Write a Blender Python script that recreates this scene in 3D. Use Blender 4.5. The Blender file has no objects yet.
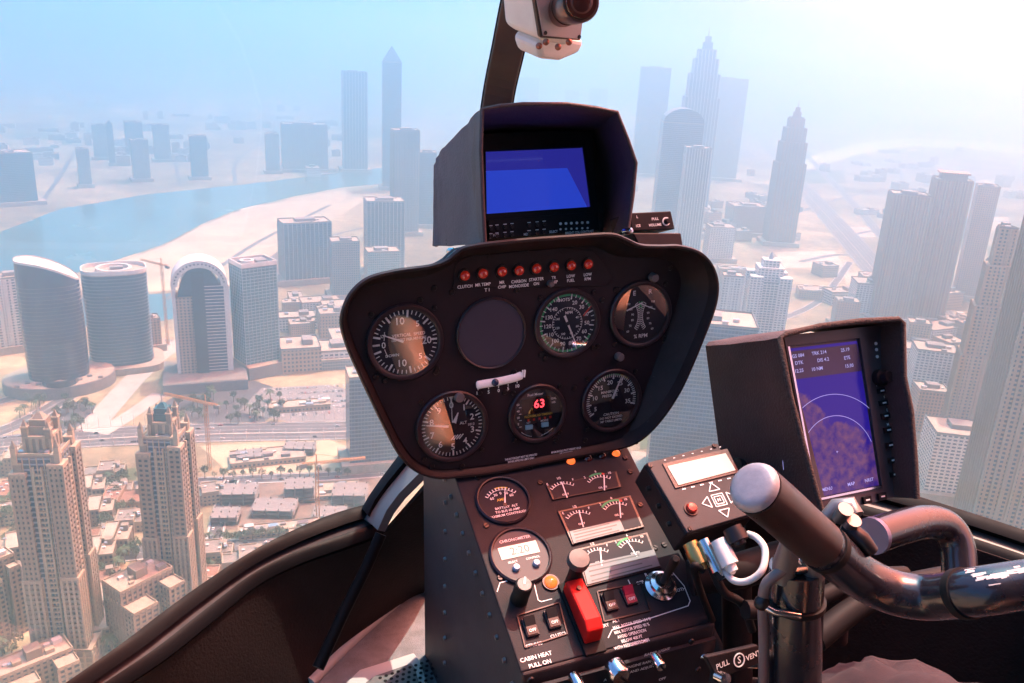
import bpy, bmesh, math, random
from mathutils import Vector, Matrix
rad = math.radians
PI = math.pi
SC = bpy.context.scene
COL = SC.collection

# ------------------------------------------------------------------ camera
FPX = 857.0
PITCH, ROLL = rad(18.8), rad(3.1)
ALT = 380.0                      # metres above the ground; the camera is the origin
_f = Vector((0, math.cos(PITCH), -math.sin(PITCH)))
_u0 = Vector((0, math.sin(PITCH), math.cos(PITCH)))
_r0 = Vector((1, 0, 0))
CR = _r0 * math.cos(ROLL) + _u0 * math.sin(ROLL)
CU = _u0 * math.cos(ROLL) - _r0 * math.sin(ROLL)
CF = _f
cam_d = bpy.data.cameras.new('camera')
cam_d.sensor_width = 36.0
cam_d.lens = 36.0 * FPX / 1024.0
cam_d.clip_start = 0.02
cam_d.clip_end = 90000
cam = bpy.data.objects.new('camera', cam_d)
COL.objects.link(cam)
cam.matrix_world = Matrix(((CR.x, CU.x, -CF.x, 0), (CR.y, CU.y, -CF.y, 0), (CR.z, CU.z, -CF.z, 0), (0, 0, 0, 1)))
SC.camera = cam

def ray(px, py):
    return CR * ((px - 512) / FPX) + CU * ((341.5 - py) / FPX) + CF
def P(px, py, d):
    return ray(px, py) * d
def proj(v):
    d = v.dot(CF)
    return 512 + FPX * v.dot(CR) / d, 341.5 - FPX * v.dot(CU) / d, d
def ground(px, py, z=-ALT):
    r = ray(px, py)
    t = z / r.z
    return r * t
# the helicopter's own axes: right, forward, up
PSI = rad(21)
_hf0 = CU * math.sin(PITCH) + CF * math.cos(PITCH)
HU = CU * math.cos(PITCH) - CF * math.sin(PITCH)
HF = _hf0 * math.cos(PSI) - CR * math.sin(PSI)
HR = CR * math.cos(PSI) + _hf0 * math.sin(PSI)

class Plane:
    """a flat frame in the cabin: o origin, x along, z towards the viewer"""
    def __init__(s, o, n, xdir):
        s.o = o.copy(); s.n = n.normalized()
        x = xdir - s.n * xdir.dot(s.n)
        s.x = x.normalized(); s.y = s.n.cross(s.x)
        s.m = Matrix(((s.x.x, s.y.x, s.n.x, o.x), (s.x.y, s.y.y, s.n.y, o.y), (s.x.z, s.y.z, s.n.z, o.z), (0, 0, 0, 1)))
    def uv(s, px, py, z=0.0):
        r = ray(px, py)
        o = s.o + s.n * z
        h = r * (o.dot(s.n) / r.dot(s.n)) - s.o
        return (h.dot(s.x), h.dot(s.y))
    def poly(s, pts, z=0.0):
        return [s.uv(a, b, z) for a, b in pts]
    def loc(s, v):
        h = v - s.o
        return Vector((h.dot(s.x), h.dot(s.y), h.dot(s.n)))
    def L(s, px, py, d):
        return s.loc(P(px, py, d))
    def rpx(s, px, py, rp):
        a = s.uv(px, py); w = s.o + s.x * a[0] + s.y * a[1]
        return rp * w.dot(CF) / FPX

# ------------------------------------------------------------------ materials
def nd(nt, t, **kw):
    n = nt.nodes.new(t)
    for k, v in kw.items():
        if k.startswith('i_'):
            n.inputs[k[2:].replace('_', ' ')].default_value = v
        else:
            setattr(n, k, v)
    return n
MATS = {}
def mat(name, col, rough=0.5, metal=0.0, spec=0.5, var=0.0, vscale=8.0, bump=0.0, bscale=60.0, emit=None, estr=1.0, coat=0.0, wear=None, wscale=25.0, wamt=0.15, rvar=0.0):
    if name in MATS: return MATS[name]
    m = bpy.data.materials.new(name); m.use_nodes = True
    nt = m.node_tree; b = nt.nodes['Principled BSDF']
    c = (col[0], col[1], col[2], 1)
    b.inputs['Base Color'].default_value = c
    b.inputs['Roughness'].default_value = rough
    b.inputs['Metallic'].default_value = metal
    b.inputs['Specular IOR Level'].default_value = spec
    b.inputs['Coat Weight'].default_value = coat
    if var or bump or wear or rvar:
        tc = nd(nt, 'ShaderNodeTexCoord')
    last = None
    if var or rvar:
        nz = nd(nt, 'ShaderNodeTexNoise', i_Scale=vscale, i_Detail=6.0, i_Roughness=0.65)
        nt.links.new(tc.outputs['Object'], nz.inputs['Vector'])
    if var:
        mp = nd(nt, 'ShaderNodeMapRange'); mp.inputs['From Min'].default_value = 0.3; mp.inputs['From Max'].default_value = 0.7
        mp.inputs['To Min'].default_value = 1 - var; mp.inputs['To Max'].default_value = 1 + var
        nt.links.new(nz.outputs['Fac'], mp.inputs['Value'])
        mx = nd(nt, 'ShaderNodeVectorMath', operation='SCALE'); mx.inputs[0].default_value = col[:3]
        nt.links.new(mp.outputs[0], mx.inputs['Scale'])
        last = mx.outputs['Vector']
    if rvar:
        mr = nd(nt, 'ShaderNodeMapRange'); mr.inputs['From Min'].default_value = 0.3; mr.inputs['From Max'].default_value = 0.7
        mr.inputs['To Min'].default_value = max(0.02, rough - rvar); mr.inputs['To Max'].default_value = min(1, rough + rvar)
        nt.links.new(nz.outputs['Fac'], mr.inputs['Value']); nt.links.new(mr.outputs[0], b.inputs['Roughness'])
    if wear:
        wn = nd(nt, 'ShaderNodeTexNoise', i_Scale=wscale, i_Detail=9.0, i_Roughness=0.75)
        nt.links.new(tc.outputs['Object'], wn.inputs['Vector'])
        wr = nd(nt, 'ShaderNodeMapRange'); wr.inputs['From Min'].default_value = 0.72 - wamt; wr.inputs['From Max'].default_value = 0.78 - wamt * 0.6
        nt.links.new(wn.outputs['Fac'], wr.inputs['Value'])
        wm = nd(nt, 'ShaderNodeMix', data_type='RGBA')
        wm.inputs['A'].default_value = c; wm.inputs['B'].default_value = (*wear, 1)
        nt.links.new(wr.outputs[0], wm.inputs['Factor'])
        if last: nt.links.new(last, wm.inputs['A'])
        last = wm.outputs['Result']
    if last: nt.links.new(last, b.inputs['Base Color'])
    if bump:
        bn = nd(nt, 'ShaderNodeTexNoise', i_Scale=bscale, i_Detail=4.0)
        nt.links.new(tc.outputs['Object'], bn.inputs['Vector'])
        bp = nd(nt, 'ShaderNodeBump', i_Strength=bump, i_Distance=0.002)
        nt.links.new(bn.outputs['Fac'], bp.inputs['Height']); nt.links.new(bp.outputs[0], b.inputs['Normal'])
    if emit:
        b.inputs['Emission Color'].default_value = (*emit, 1); b.inputs['Emission Strength'].default_value = estr
    MATS[name] = m
    return m

# ------------------------------------------------------------------ mesh builder
_TXT = {}
def text_mesh(s):
    """outline triangles of a string in the built-in font, unit size, centred"""
    if s in _TXT: return _TXT[s]
    cu = bpy.data.curves.new('lettering', 'FONT'); cu.body = s; cu.size = 1.0
    cu.align_x = 'CENTER'; cu.align_y = 'CENTER'; cu.resolution_u = 2; cu.offset = 0.014
    o = bpy.data.objects.new('lettering', cu)
    COL.objects.link(o)
    dg = bpy.context.evaluated_depsgraph_get(); dg.update()
    ev = o.evaluated_get(dg); me = ev.to_mesh()
    vs = [v.co.copy() for v in me.vertices]; fs = [tuple(p.vertices) for p in me.polygons]
    ev.to_mesh_clear()
    bpy.data.objects.remove(o); bpy.data.curves.remove(cu)
    _TXT[s] = (vs, fs)
    return _TXT[s]

class MB:
    def __init__(s):
        s.v = []; s.f = []; s.fm = []; s.mats = []; s.mi = 0
    def use(s, m):
        if m not in s.mats: s.mats.append(m)
        s.mi = s.mats.index(m); return s
    def add(s, vs, fs, m=None):
        if m is not None: s.use(m)
        b = len(s.v)
        s.v.extend([Vector(a) for a in vs])
        for f in fs:
            s.f.append(tuple(b + i for i in f)); s.fm.append(s.mi)
        return s
    def prism(s, poly, z0, z1, m=None, taper=1.0):
        n = len(poly)
        a = sum(poly[i][0] * poly[(i + 1) % n][1] - poly[(i + 1) % n][0] * poly[i][1] for i in range(n))
        if a < 0: poly = poly[::-1]
        cx = sum(p[0] for p in poly) / n; cy = sum(p[1] for p in poly) / n
        vs = [(x, y, z0) for x, y in poly] + [(cx + (x - cx) * taper, cy + (y - cy) * taper, z1) for x, y in poly]
        fs = [tuple(range(n - 1, -1, -1)), tuple(range(n, 2 * n))] + [(i, (i + 1) % n, n + (i + 1) % n, n + i) for i in range(n)]
        return s.add(vs, fs, m)
    def cyl(s, c, r, z0, z1, n=24, m=None, r1=None):
        r1 = r if r1 is None else r1
        vs = [(c[0] + r * math.cos(2 * PI * i / n), c[1] + r * math.sin(2 * PI * i / n), z0) for i in range(n)]
        vs += [(c[0] + r1 * math.cos(2 * PI * i / n), c[1] + r1 * math.sin(2 * PI * i / n), z1) for i in range(n)]
        fs = [tuple(range(n - 1, -1, -1)), tuple(range(n, 2 * n))] + [(i, (i + 1) % n, n + (i + 1) % n, n + i) for i in range(n)]
        return s.add(vs, fs, m)
    def lathe(s, c, prof, n=28, m=None, cap=True):
        """profile [(r, z)...] spun about the z axis through c=(x, y, z)"""
        vs = []; fs = []
        for r, z in prof:
            for i in range(n):
                vs.append((c[0] + r * math.cos(2 * PI * i / n), c[1] + r * math.sin(2 * PI * i / n), (c[2] if len(c) > 2 else 0) + z))
        for k in range(len(prof) - 1):
            for i in range(n):
                fs.append((k * n + i, k * n + (i + 1) % n, (k + 1) * n + (i + 1) % n, (k + 1) * n + i))
        if cap:
            fs.append(tuple(range(n - 1, -1, -1))); fs.append(tuple((len(prof) - 1) * n + i for i in range(n)))
        return s.add(vs, fs, m)
    def ring(s, c, r0, r1, z0, z1, n=40, m=None):
        prof = [(r0, z0), (r1, z0), (r1, z1), (r0, z1), (r0, z0)]
        return s.lathe((c[0], c[1], 0), prof, n, m, cap=False)
    def box(s, c, d, m=None, rot=None):
        vs = []
        for x in (-.5, .5):
            for y in (-.5, .5):
                for z in (-.5, .5):
                    p = Vector((x * d[0], y * d[1], z * d[2]))
                    if rot is not None: p = rot @ p
                    vs.append(p + Vector(c))
        return s.add(vs, [(0, 1, 3, 2), (4, 6, 7, 5), (0, 4, 5, 1), (2, 3, 7, 6), (0, 2, 6, 4), (1, 5, 7, 3)], m)
    def bar(s, a, b, w, z0, z1, m=None, w1=None):
        a = Vector(a[:2]); b = Vector(b[:2]); d = (b - a).normalized(); q = Vector((-d.y, d.x))
        w1 = w if w1 is None else w1
        return s.prism([tuple(a - q * w / 2), tuple(b - q * w1 / 2), tuple(b + q * w1 / 2), tuple(a + q * w / 2)], z0, z1, m)
    def tube(s, pts, r, n=12, m=None, cap=True):
        pts = [Vector(p) for p in pts]
        rs = r if isinstance(r, (list, tuple)) else [r] * len(pts)
        vs = []; fs = []; up = None
        for i, p in enumerate(pts):
            d = (pts[min(i + 1, len(pts) - 1)] - pts[max(i - 1, 0)]).normalized()
            if up is None:
                up = Vector((0, 0, 1)) if abs(d.z) < 0.9 else Vector((1, 0, 0))
            up = (up - d * up.dot(d)).normalized(); q = d.cross(up)
            for k in range(n):
                t = 2 * PI * k / n
                vs.append(p + (up * math.cos(t) + q * math.sin(t)) * rs[i])
        for i in range(len(pts) - 1):
            for k in range(n):
                fs.append((i * n + k, i * n + (k + 1) % n, (i + 1) * n + (k + 1) % n, (i + 1) * n + k))
        if cap:
            fs.append(tuple(range(n - 1, -1, -1))); fs.append(tuple((len(pts) - 1) * n + k for k in range(n)))
        return s.add(vs, fs, m)
    def ball(s, c, r, n=12, m=None, sc=(1, 1, 1), half=False):
        prof = []; k = n // 2
        for i in range(k + 1):
            t = (PI / 2 if half else PI) * i / k
            prof.append((max(1e-5, r * math.sin(t)), r * math.cos(t)))
        vs = []; fs = []
        for rr, z in prof:
            for i in range(n):
                vs.append((c[0] + sc[0] * rr * math.cos(2 * PI * i / n), c[1] + sc[1] * rr * math.sin(2 * PI * i / n), c[2] + sc[2] * z))
        for j in range(k):
            for i in range(n):
                fs.append((j * n + i, (j + 1) * n + i, (j + 1) * n + (i + 1) % n, j * n + (i + 1) % n))
        return s.add(vs, fs, m)
    def text(s, t, c, size, z, ang=0.0, m=None, sx=1.0):
        vs, fs = text_mesh(t)
        ca, sa = math.cos(ang), math.sin(ang)
        return s.add([(c[0] + size * (v.x * sx * ca - v.y * sa), c[1] + size * (v.x * sx * sa + v.y * ca), z) for v in vs], fs, m)
    def build(s, name, m=None, parent=None, smooth=None, bev=0.0, seg=2, mw=None):
        me = bpy.data.meshes.new(name)
        me.from_pydata([tuple(v) for v in s.v], [], s.f)
        if m is not None and not s.mats:
            me.materials.append(m)
        for q in s.mats: me.materials.append(q)
        if s.mats:
            me.polygons.foreach_set('material_index', s.fm)
        bm = bmesh.new(); bm.from_mesh(me); bmesh.ops.recalc_face_normals(bm, faces=bm.faces); bm.to_mesh(me); bm.free()
        if smooth:
            me.polygons.foreach_set('use_smooth', [True] * len(me.polygons))
            me.set_sharp_from_angle(angle=rad(smooth))
        me.update()
        o = bpy.data.objects.new(name, me); COL.objects.link(o)
        if parent is not None: o.parent = parent
        if mw is not None: o.matrix_world = mw
        if bev:
            b = o.modifiers.new('bevel', 'BEVEL'); b.width = bev; b.segments = seg; b.limit_method = 'ANGLE'; b.angle_limit = rad(40)
            b.harden_normals = False
        return o

def tag(o, label=None, cat=None, group=None, kind=None):
    if label: o['label'] = label
    if cat: o['category'] = cat
    if group: o['group'] = group
    if kind: o['kind'] = kind
    return o
def thing(name, label, cat, mw=None, group=None):
    o = bpy.data.objects.new(name, None); o.empty_display_size = 0.1
    COL.objects.link(o)
    if mw is not None: o.matrix_world = mw
    return tag(o, label, cat, group)
def copy_tree(o, parent=None):
    c = o.copy(); COL.objects.link(c)
    if parent is not None: c.parent = parent
    for ch in o.children: copy_tree(ch, c)
    return c
def smooth_path(pts, n=8):
    """Catmull-Rom through the points"""
    pts = [Vector(p) for p in pts]; out = []
    for i in range(len(pts) - 1):
        p0 = pts[max(i - 1, 0)]; p1 = pts[i]; p2 = pts[i + 1]; p3 = pts[min(i + 2, len(pts) - 1)]
        for k in range(n):
            t = k / n
            out.append(0.5 * ((2 * p1) + (p2 - p0) * t + (2 * p0 - 5 * p1 + 4 * p2 - p3) * t * t + (3 * p1 - p0 - 3 * p2 + p3) * t ** 3))
    out.append(pts[-1]); return out
def smooth_loop(pts, n=6):
    pts = [Vector(p) for p in pts]; L = len(pts); out = []
    for i in range(L):
        p0, p1, p2, p3 = pts[i - 1], pts[i], pts[(i + 1) % L], pts[(i + 2) % L]
        for k in range(n):
            t = k / n
            out.append(0.5 * ((2 * p1) + (p2 - p0) * t + (2 * p0 - 5 * p1 + 4 * p2 - p3) * t * t + (3 * p1 - p0 - 3 * p2 + p3) * t ** 3))
    return out
# ------------------------------------------------------------------ the city: ground
random.seed(11)
def ground_mat():
    m = bpy.data.materials.new('desert_sand'); m.use_nodes = True
    nt = m.node_tree; b = nt.nodes['Principled BSDF']; b.inputs['Roughness'].default_value = 0.95
    b.inputs['Specular IOR Level'].default_value = 0.1
    tc = nd(nt, 'ShaderNodeTexCoord')
    n1 = nd(nt, 'ShaderNodeTexNoise', i_Scale=0.004, i_Detail=9.0, i_Roughness=0.62)
    n2 = nd(nt, 'ShaderNodeTexNoise', i_Scale=0.05, i_Detail=8.0, i_Roughness=0.7)
    vo = nd(nt, 'ShaderNodeTexVoronoi', i_Scale=0.011); vo.distance = 'CHEBYCHEV'
    for q in (n1, n2, vo): nt.links.new(tc.outputs['Object'], q.inputs['Vector'])
    cr = nd(nt, 'ShaderNodeValToRGB')
    cr.color_ramp.elements[0].position = 0.36; cr.color_ramp.elements[0].color = (0.14, 0.12, 0.08, 1)
    cr.color_ramp.elements[1].position = 0.62; cr.color_ramp.elements[1].color = (0.43, 0.36, 0.215, 1)
    nt.links.new(n1.outputs['Fac'], cr.inputs['Fac'])
    mr = nd(nt, 'ShaderNodeMapRange'); mr.inputs['From Min'].default_value = 0.3; mr.inputs['From Max'].default_value = 0.7
    mr.inputs['To Min'].default_value = 0.55; mr.inputs['To Max'].default_value = 1.3
    nt.links.new(n2.outputs['Fac'], mr.inputs['Value'])
    mv = nd(nt, 'ShaderNodeMapRange'); mv.inputs['To Min'].default_value = 0.72; mv.inputs['To Max'].default_value = 1.12
    sp = nd(nt, 'ShaderNodeSeparateColor'); nt.links.new(vo.outputs['Color'], sp.inputs[0]); nt.links.new(sp.outputs[0], mv.inputs['Value'])
    mm = nd(nt, 'ShaderNodeMath', operation='MULTIPLY'); nt.links.new(mr.outputs[0], mm.inputs[0]); nt.links.new(mv.outputs[0], mm.inputs[1])
    sc = nd(nt, 'ShaderNodeVectorMath', operation='SCALE'); nt.links.new(cr.outputs[0], sc.inputs[0]); nt.links.new(mm.outputs[0], sc.inputs['Scale'])
    nt.links.new(sc.outputs[0], b.inputs['Base Color'])
    return m
gm = MB(); R_ = 40000
gm.add([(-R_, -6000, -ALT), (R_, -6000, -ALT), (R_, 70000, -ALT), (-R_, 70000, -ALT)], [(0, 1, 2, 3)])
tag(gm.build('ground', ground_mat()), 'pale desert ground under the city', kind='structure')

def flat(name, pts, z, m, label=None, kind='structure', raw=False, smooth=0):
    ps = [ground(a, b) for a, b in pts] if not raw else [Vector((a, b, 0)) for a, b in pts]
    if smooth: ps = smooth_loop(ps, smooth)
    b = MB(); b.add([(p.x, p.y, -ALT + z) for p in ps], [tuple(range(len(ps)))], m)
    o = b.build(name)
    return tag(o, label, kind=kind)
water = mat('creek_water', (0.05, 0.13, 0.145), rough=0.2, spec=0.5, var=.45, vscale=.005, rvar=.12, bump=0.6, bscale=0.09)
flat('water', [(-60, 262), (0, 232), (60, 209), (150, 194), (250, 184), (345, 172), (400, 166), (470, 166), (470, 180), (400, 183), (345, 187), (296, 196), (236, 210), (202, 224), (162, 245), (80, 272), (-60, 330)], 0.25, water, 'still turquoise creek winding across the desert')
flat('canal_water', [(60, 322), (60, 300), (100, 297), (180, 293), (262, 287), (262, 302), (180, 318), (110, 330)], 0.25, water, 'narrow turquoise canal behind the glass towers')
asph = mat('asphalt', (0.085, 0.085, 0.09), rough=0.9, var=0.25, vscale=0.08)
conc = mat('pale_concrete', (0.40, 0.37, 0.32), rough=0.9, var=0.2, vscale=0.05)
brightsand = mat('bright_sand', (0.42, 0.36, 0.23), rough=0.95, var=0.28, vscale=0.02)
dirt = mat('site_dirt', (0.17, 0.13, 0.10), rough=1.0, var=0.5, vscale=0.06)
lane = mat('lane_paint', (0.72, 0.72, 0.70), rough=0.8)
lawn = mat('lawn', (0.06, 0.085, 0.035), rough=1.0, var=0.4, vscale=0.1)
poolm = mat('pool_water', (0.03, 0.30, 0.50), rough=0.08, spec=0.6)
ROADS = []
def road(pts, w, z=0.35, m=asph, dashes=2, raw=False, sm=6, name='road'):
    ps = [ground(a, b) for a, b in pts] if not raw else [Vector((a, b, -ALT)) for a, b in pts]
    ps = smooth_path(ps, sm); ROADS.append((ps, w))
    b = MB(); vs = []
    nrm = []
    for i, p in enumerate(ps):
        d = ps[min(i + 1, len(ps) - 1)] - ps[max(i - 1, 0)]; d.z = 0; d.normalize(); nrm.append(Vector((-d.y, d.x, 0)))
    def strip(o0, o1, zz, mm):
        v = []
        for p, q in zip(ps, nrm):
            v += [(p.x + q.x * o0, p.y + q.y * o0, -ALT + zz), (p.x + q.x * o1, p.y + q.y * o1, -ALT + zz)]
        b.add(v, [(2 * i, 2 * i + 1, 2 * i + 3, 2 * i + 2) for i in range(len(ps) - 1)], mm)
    def kerb(o0, o1):
        v = []
        for p, q in zip(ps, nrm):
            for o, zz in ((o0, z - .1), (o1, z - .1), (o1, z + .3), (o0, z + .3)): v.append((p.x + q.x * o, p.y + q.y * o, -ALT + zz))
        fs = []
        for i in range(len(ps) - 1):
            for k in range(4): fs.append((4 * i + k, 4 * i + (k + 1) % 4, 4 * i + 4 + (k + 1) % 4, 4 * i + 4 + k))
        b.add(v, fs, conc)
    strip(-w / 2, w / 2, z, m)
    if dashes:
        for s in (-1, 1):
            strip(s * w * .46 - .25, s * w * .46 + .25, z + .12, lane)
            kerb(s * w * .5, s * (w * .5 + .8))
        n = max(1, int(w / 8))
        for k in range(1, n):
            o = -w / 2 + w * k / n
            if n >= 4 and k == n // 2:
                kerb(o - 1.0, o + 1.0)
            else:
                strip(o - .15, o + .15, z + .12, lane)
    return tag(b.build(name), kind='structure')
# broad road in front of the glass towers, ramps at the left, access roads
road([(-80, 455), (60, 440), (200, 433), (345, 430), (430, 424)], 44)
road([(-40, 446), (20, 424), (60, 402), (112, 372), (150, 352), (172, 340)], 20)
road([(-60, 420), (0, 402), (48, 388), (96, 366)], 14)
road([(88, 432), (112, 404), (140, 374), (168, 350), (200, 336), (250, 334)], 26, 0.4, conc, 0)
road([(100, 434), (135, 412), (160, 394)], 18, 0.45, conc, 0)
road([(70, 492), (140, 486), (240, 480), (340, 476), (420, 470)], 16)
road([(205, 590), (214, 540), (224, 500), (232, 480)], 12)
road([(70, 560), (200, 548), (300, 545), (360, 538)], 20)
road([(200, 585), (280, 572), (330, 560), (380, 550)], 14)
road([(280, 372), (300, 340), (320, 318), (345, 300)], 14, 0.4, conc, 0)
# right: motorway
road([(690, 92), (745, 125), (800, 185), (848, 238), (905, 305), (960, 380)], 62, 0.5)
road([(720, 96), (772, 125), (830, 180), (885, 240), (950, 318)], 26, 0.45)
road([(700, 255), (760, 285), (830, 292), (900, 318)], 16)
road([(715, 330), (770, 322), (820, 300), (850, 262)], 14)
road([(800, 262), (850, 255), (920, 275), (990, 300)], 14)
road([(905, 420), (935, 400), (975, 372)], 12)
# far streets and bare plots that break up the desert plain
for pts, w_ in ((((-20, 142), (120, 128), (300, 122), (430, 118)), 16), (((-20, 120), (150, 108), (420, 104)), 18), (((40, 205), (70, 160), (95, 118)), 12), (((180, 186), (176, 150), (190, 112)), 12), (((235, 184), (250, 150), (330, 112)), 12), (((0, 182), (90, 165), (240, 158), (345, 152)), 12), (((790, 215), (880, 190), (1020, 176)), 14), (((830, 240), (925, 222), (1030, 222)), 12), (((700, 205), (760, 196), (800, 178)), 10), (((900, 150), (905, 190), (960, 250)), 12), (((700, 140), (850, 128), (1030, 124)), 16), (((850, 330), (905, 312), (960, 330), (1020, 345)), 12), (((905, 520), (935, 470), (962, 430), (1000, 400)), 12), (((165, 300), (215, 270), (262, 240), (330, 205)), 10), (((290, 250), (345, 232), (400, 222)), 10)):
    road(pts, w_, 0.3, asph, 0)
r3 = random.Random(4); plotm = [mat('plot_ochre', (.30, .21, .12), rough=1, var=.35, vscale=.03), mat('plot_pale', (.50, .42, .30), rough=1, var=.3, vscale=.03), mat('plot_dark', (.13, .105, .085), rough=1, var=.4, vscale=.04), lawn]
for k in range(64):
    x, y = (r3.uniform(0, 420), r3.uniform(98, 160)) if k < 26 else (r3.uniform(700, 1020), r3.uniform(125, 330)) if k < 52 else (r3.uniform(90, 340), r3.uniform(205, 292))
    if k >= 52 and x < 160: x += 150
    sx_, sy_ = r3.uniform(10, 34) * (y / 200) ** .5, r3.uniform(2.5, 6) * (y / 160); sk = r3.uniform(-6, 6)
    flat('sand_plot', [(x - sx_, y - sy_), (x + sx_ * .8, y - sy_ - sk * .3), (x + sx_ + sk, y + sy_), (x - sx_ * .8 + sk, y + sy_ + .6)], 0.02 + .002 * k, r3.choice(plotm))
flat('sandbank', [(162, 247), (202, 226), (236, 212), (296, 198), (345, 189), (365, 200), (330, 222), (300, 236), (262, 262), (262, 284), (180, 290), (100, 295), (84, 275)], 0.15, brightsand, 'bright bare sandbank beside the creek')
flat('salt_flat', [(790, 166), (820, 153), (856, 144), (909, 138), (975, 141), (1090, 152), (1090, 160), (975, 150), (909, 146), (860, 154), (825, 165), (796, 172)], 0.2, mat('salt', (0.6, 0.57, 0.52), rough=0.9), 'white salt strip on the desert')
flat('building_site', [(212, 485), (345, 478), (395, 472), (380, 520), (300, 528), (214, 530)], 0.2, dirt, 'dark churned building site')
flat('plaza', [(165, 402), (196, 384), (240, 376), (300, 396), (262, 424), (196, 427)], 0.18, mat('paving_and_shade', (0.07, 0.072, 0.08), rough=.9, var=.3, vscale=.05), 'painted tower shadow on the plaza in front of the arched tower')  # tower shadow painted as a dark sheet on the ground
flat('plaza', [(28, 414), (60, 400), (96, 404), (92, 424), (50, 432)], 0.18, mat('paving_and_shade', (0.07, 0.072, 0.08)), 'dark paved plaza under the sail tower')
flat('site_yard', [(200, 446), (330, 440), (360, 452), (345, 472), (230, 474)], 0.2, brightsand, 'pale sand building site')
flat('car_park', [(238, 412), (262, 388), (330, 385), (372, 396), (352, 420), (300, 424)], 0.2, mat('carpark', (0.19, 0.185, 0.18), rough=0.95, var=0.2, vscale=0.05), 'grey gravel car park')
for k, pts in enumerate([[(205, 534), (330, 530), (330, 538), (205, 543)], [(0, 560), (30, 556), (30, 600), (0, 606)], [(96, 470), (136, 468), (136, 480), (96, 482)], [(330, 545), (392, 535), (392, 542), (330, 552)], [(640, 420), (740, 400), (745, 430), (640, 450)]]):
    flat('lawn', pts, 0.2 + .01 * k, lawn, kind='structure')

# ------------------------------------------------------------------ façades
def facade_mat(name, wall, glass, fl, bay, fw=0.45, bw=0.5, rough=0.15, metal=0.0, gspec=0.35, var=0.15):
    if name in MATS: return MATS[name]
    m = bpy.data.materials.new(name); m.use_nodes = True; nt = m.node_tree; b = nt.nodes['Principled BSDF']
    tc = nd(nt, 'ShaderNodeTexCoord'); sx = nd(nt, 'ShaderNodeSeparateXYZ'); nt.links.new(tc.outputs['Object'], sx.inputs[0])
    sn = nd(nt, 'ShaderNodeSeparateXYZ'); nt.links.new(tc.outputs['Normal'], sn.inputs[0])
    def mth(op, a, b_=None):
        q = nd(nt, 'ShaderNodeMath', operation=op)
        for i, v in enumerate((a, b_)):
            if v is None: continue
            if isinstance(v, (int, float)): q.inputs[i].default_value = v
            else: nt.links.new(v, q.inputs[i])
        return q.outputs[0]
    ax = mth('ABSOLUTE', sn.outputs[0]); ay = mth('ABSOLUTE', sn.outputs[1])
    h = mth('ADD', mth('MULTIPLY', sx.outputs[0], ay), mth('MULTIPLY', sx.outputs[1], ax))
    hf = mth('DIVIDE', h, bay); zf = mth('DIVIDE', sx.outputs[2], fl)
    g = mth('MULTIPLY', mth('GREATER_THAN', mth('FRACT', zf), fw), mth('GREATER_THAN', mth('FRACT', hf), bw))
    g = mth('MULTIPLY', g, mth('LESS_THAN', mth('ABSOLUTE', sn.outputs[2]), 0.5))
    wn = nd(nt, 'ShaderNodeTexWhiteNoise'); wn.noise_dimensions = '2D'
    cb = nd(nt, 'ShaderNodeCombineXYZ'); nt.links.new(mth('FLOOR', hf), cb.inputs[0]); nt.links.new(mth('FLOOR', zf), cb.inputs[1])
    nt.links.new(cb.outputs[0], wn.inputs['Vector'])
    mr = nd(nt, 'ShaderNodeMapRange'); mr.inputs['To Min'].default_value = 0.45; mr.inputs['To Max'].default_value = 1.6
    nt.links.new(wn.outputs['Value'], mr.inputs['Value'])
    gl = nd(nt, 'ShaderNodeVectorMath', operation='SCALE'); gl.inputs[0].default_value = glass; nt.links.new(mr.outputs[0], gl.inputs['Scale'])
    nz = nd(nt, 'ShaderNodeTexNoise', i_Scale=0.08, i_Detail=5.0); nt.links.new(tc.outputs['Object'], nz.inputs['Vector'])
    m2 = nd(nt, 'ShaderNodeMapRange'); m2.inputs['To Min'].default_value = 1 - var; m2.inputs['To Max'].default_value = 1 + var; nt.links.new(nz.outputs['Fac'], m2.inputs['Value'])
    wl = nd(nt, 'ShaderNodeVectorMath', operation='SCALE'); wl.inputs[0].default_value = wall; nt.links.new(m2.outputs[0], wl.inputs['Scale'])
    mx = nd(nt, 'ShaderNodeMix', data_type='RGBA'); nt.links.new(g, mx.inputs['Factor']); nt.links.new(wl.outputs[0], mx.inputs['A']); nt.links.new(gl.outputs[0], mx.inputs['B'])
    nt.links.new(mx.outputs['Result'], b.inputs['Base Color'])
    r = nd(nt, 'ShaderNodeMapRange'); r.inputs['To Min'].default_value = 0.8; r.inputs['To Max'].default_value = rough; nt.links.new(g, r.inputs['Value'])
    nt.links.new(r.outputs[0], b.inputs['Roughness'])
    b.inputs['Specular IOR Level'].default_value = gspec
    MATS[name] = m
    return m
SAND = (0.235, 0.195, 0.145)
sandstone = mat('sandstone', SAND, rough=0.85, var=0.18, vscale=0.15)
palestone = mat('pale_stone', (0.36, 0.295, 0.205), rough=0.85, var=0.12, vscale=0.2)
whitestone = mat('white_cladding', (0.60, 0.57, 0.52), rough=0.7, var=0.08, vscale=0.2)
greystone = mat('grey_concrete', (0.20, 0.19, 0.18), rough=0.85, var=0.15, vscale=0.2)
roofgrey = mat('roof_gravel', (0.20, 0.18, 0.155), rough=0.95, var=0.3, vscale=0.2)
rooflight = mat('roof_pale', (0.36, 0.30, 0.23), rough=0.95, var=0.25, vscale=0.2)
glassblue = mat('tinted_glass', (0.016, 0.045, 0.09), rough=0.15, spec=0.45, var=0.35, vscale=0.12, rvar=0.06)
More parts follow.
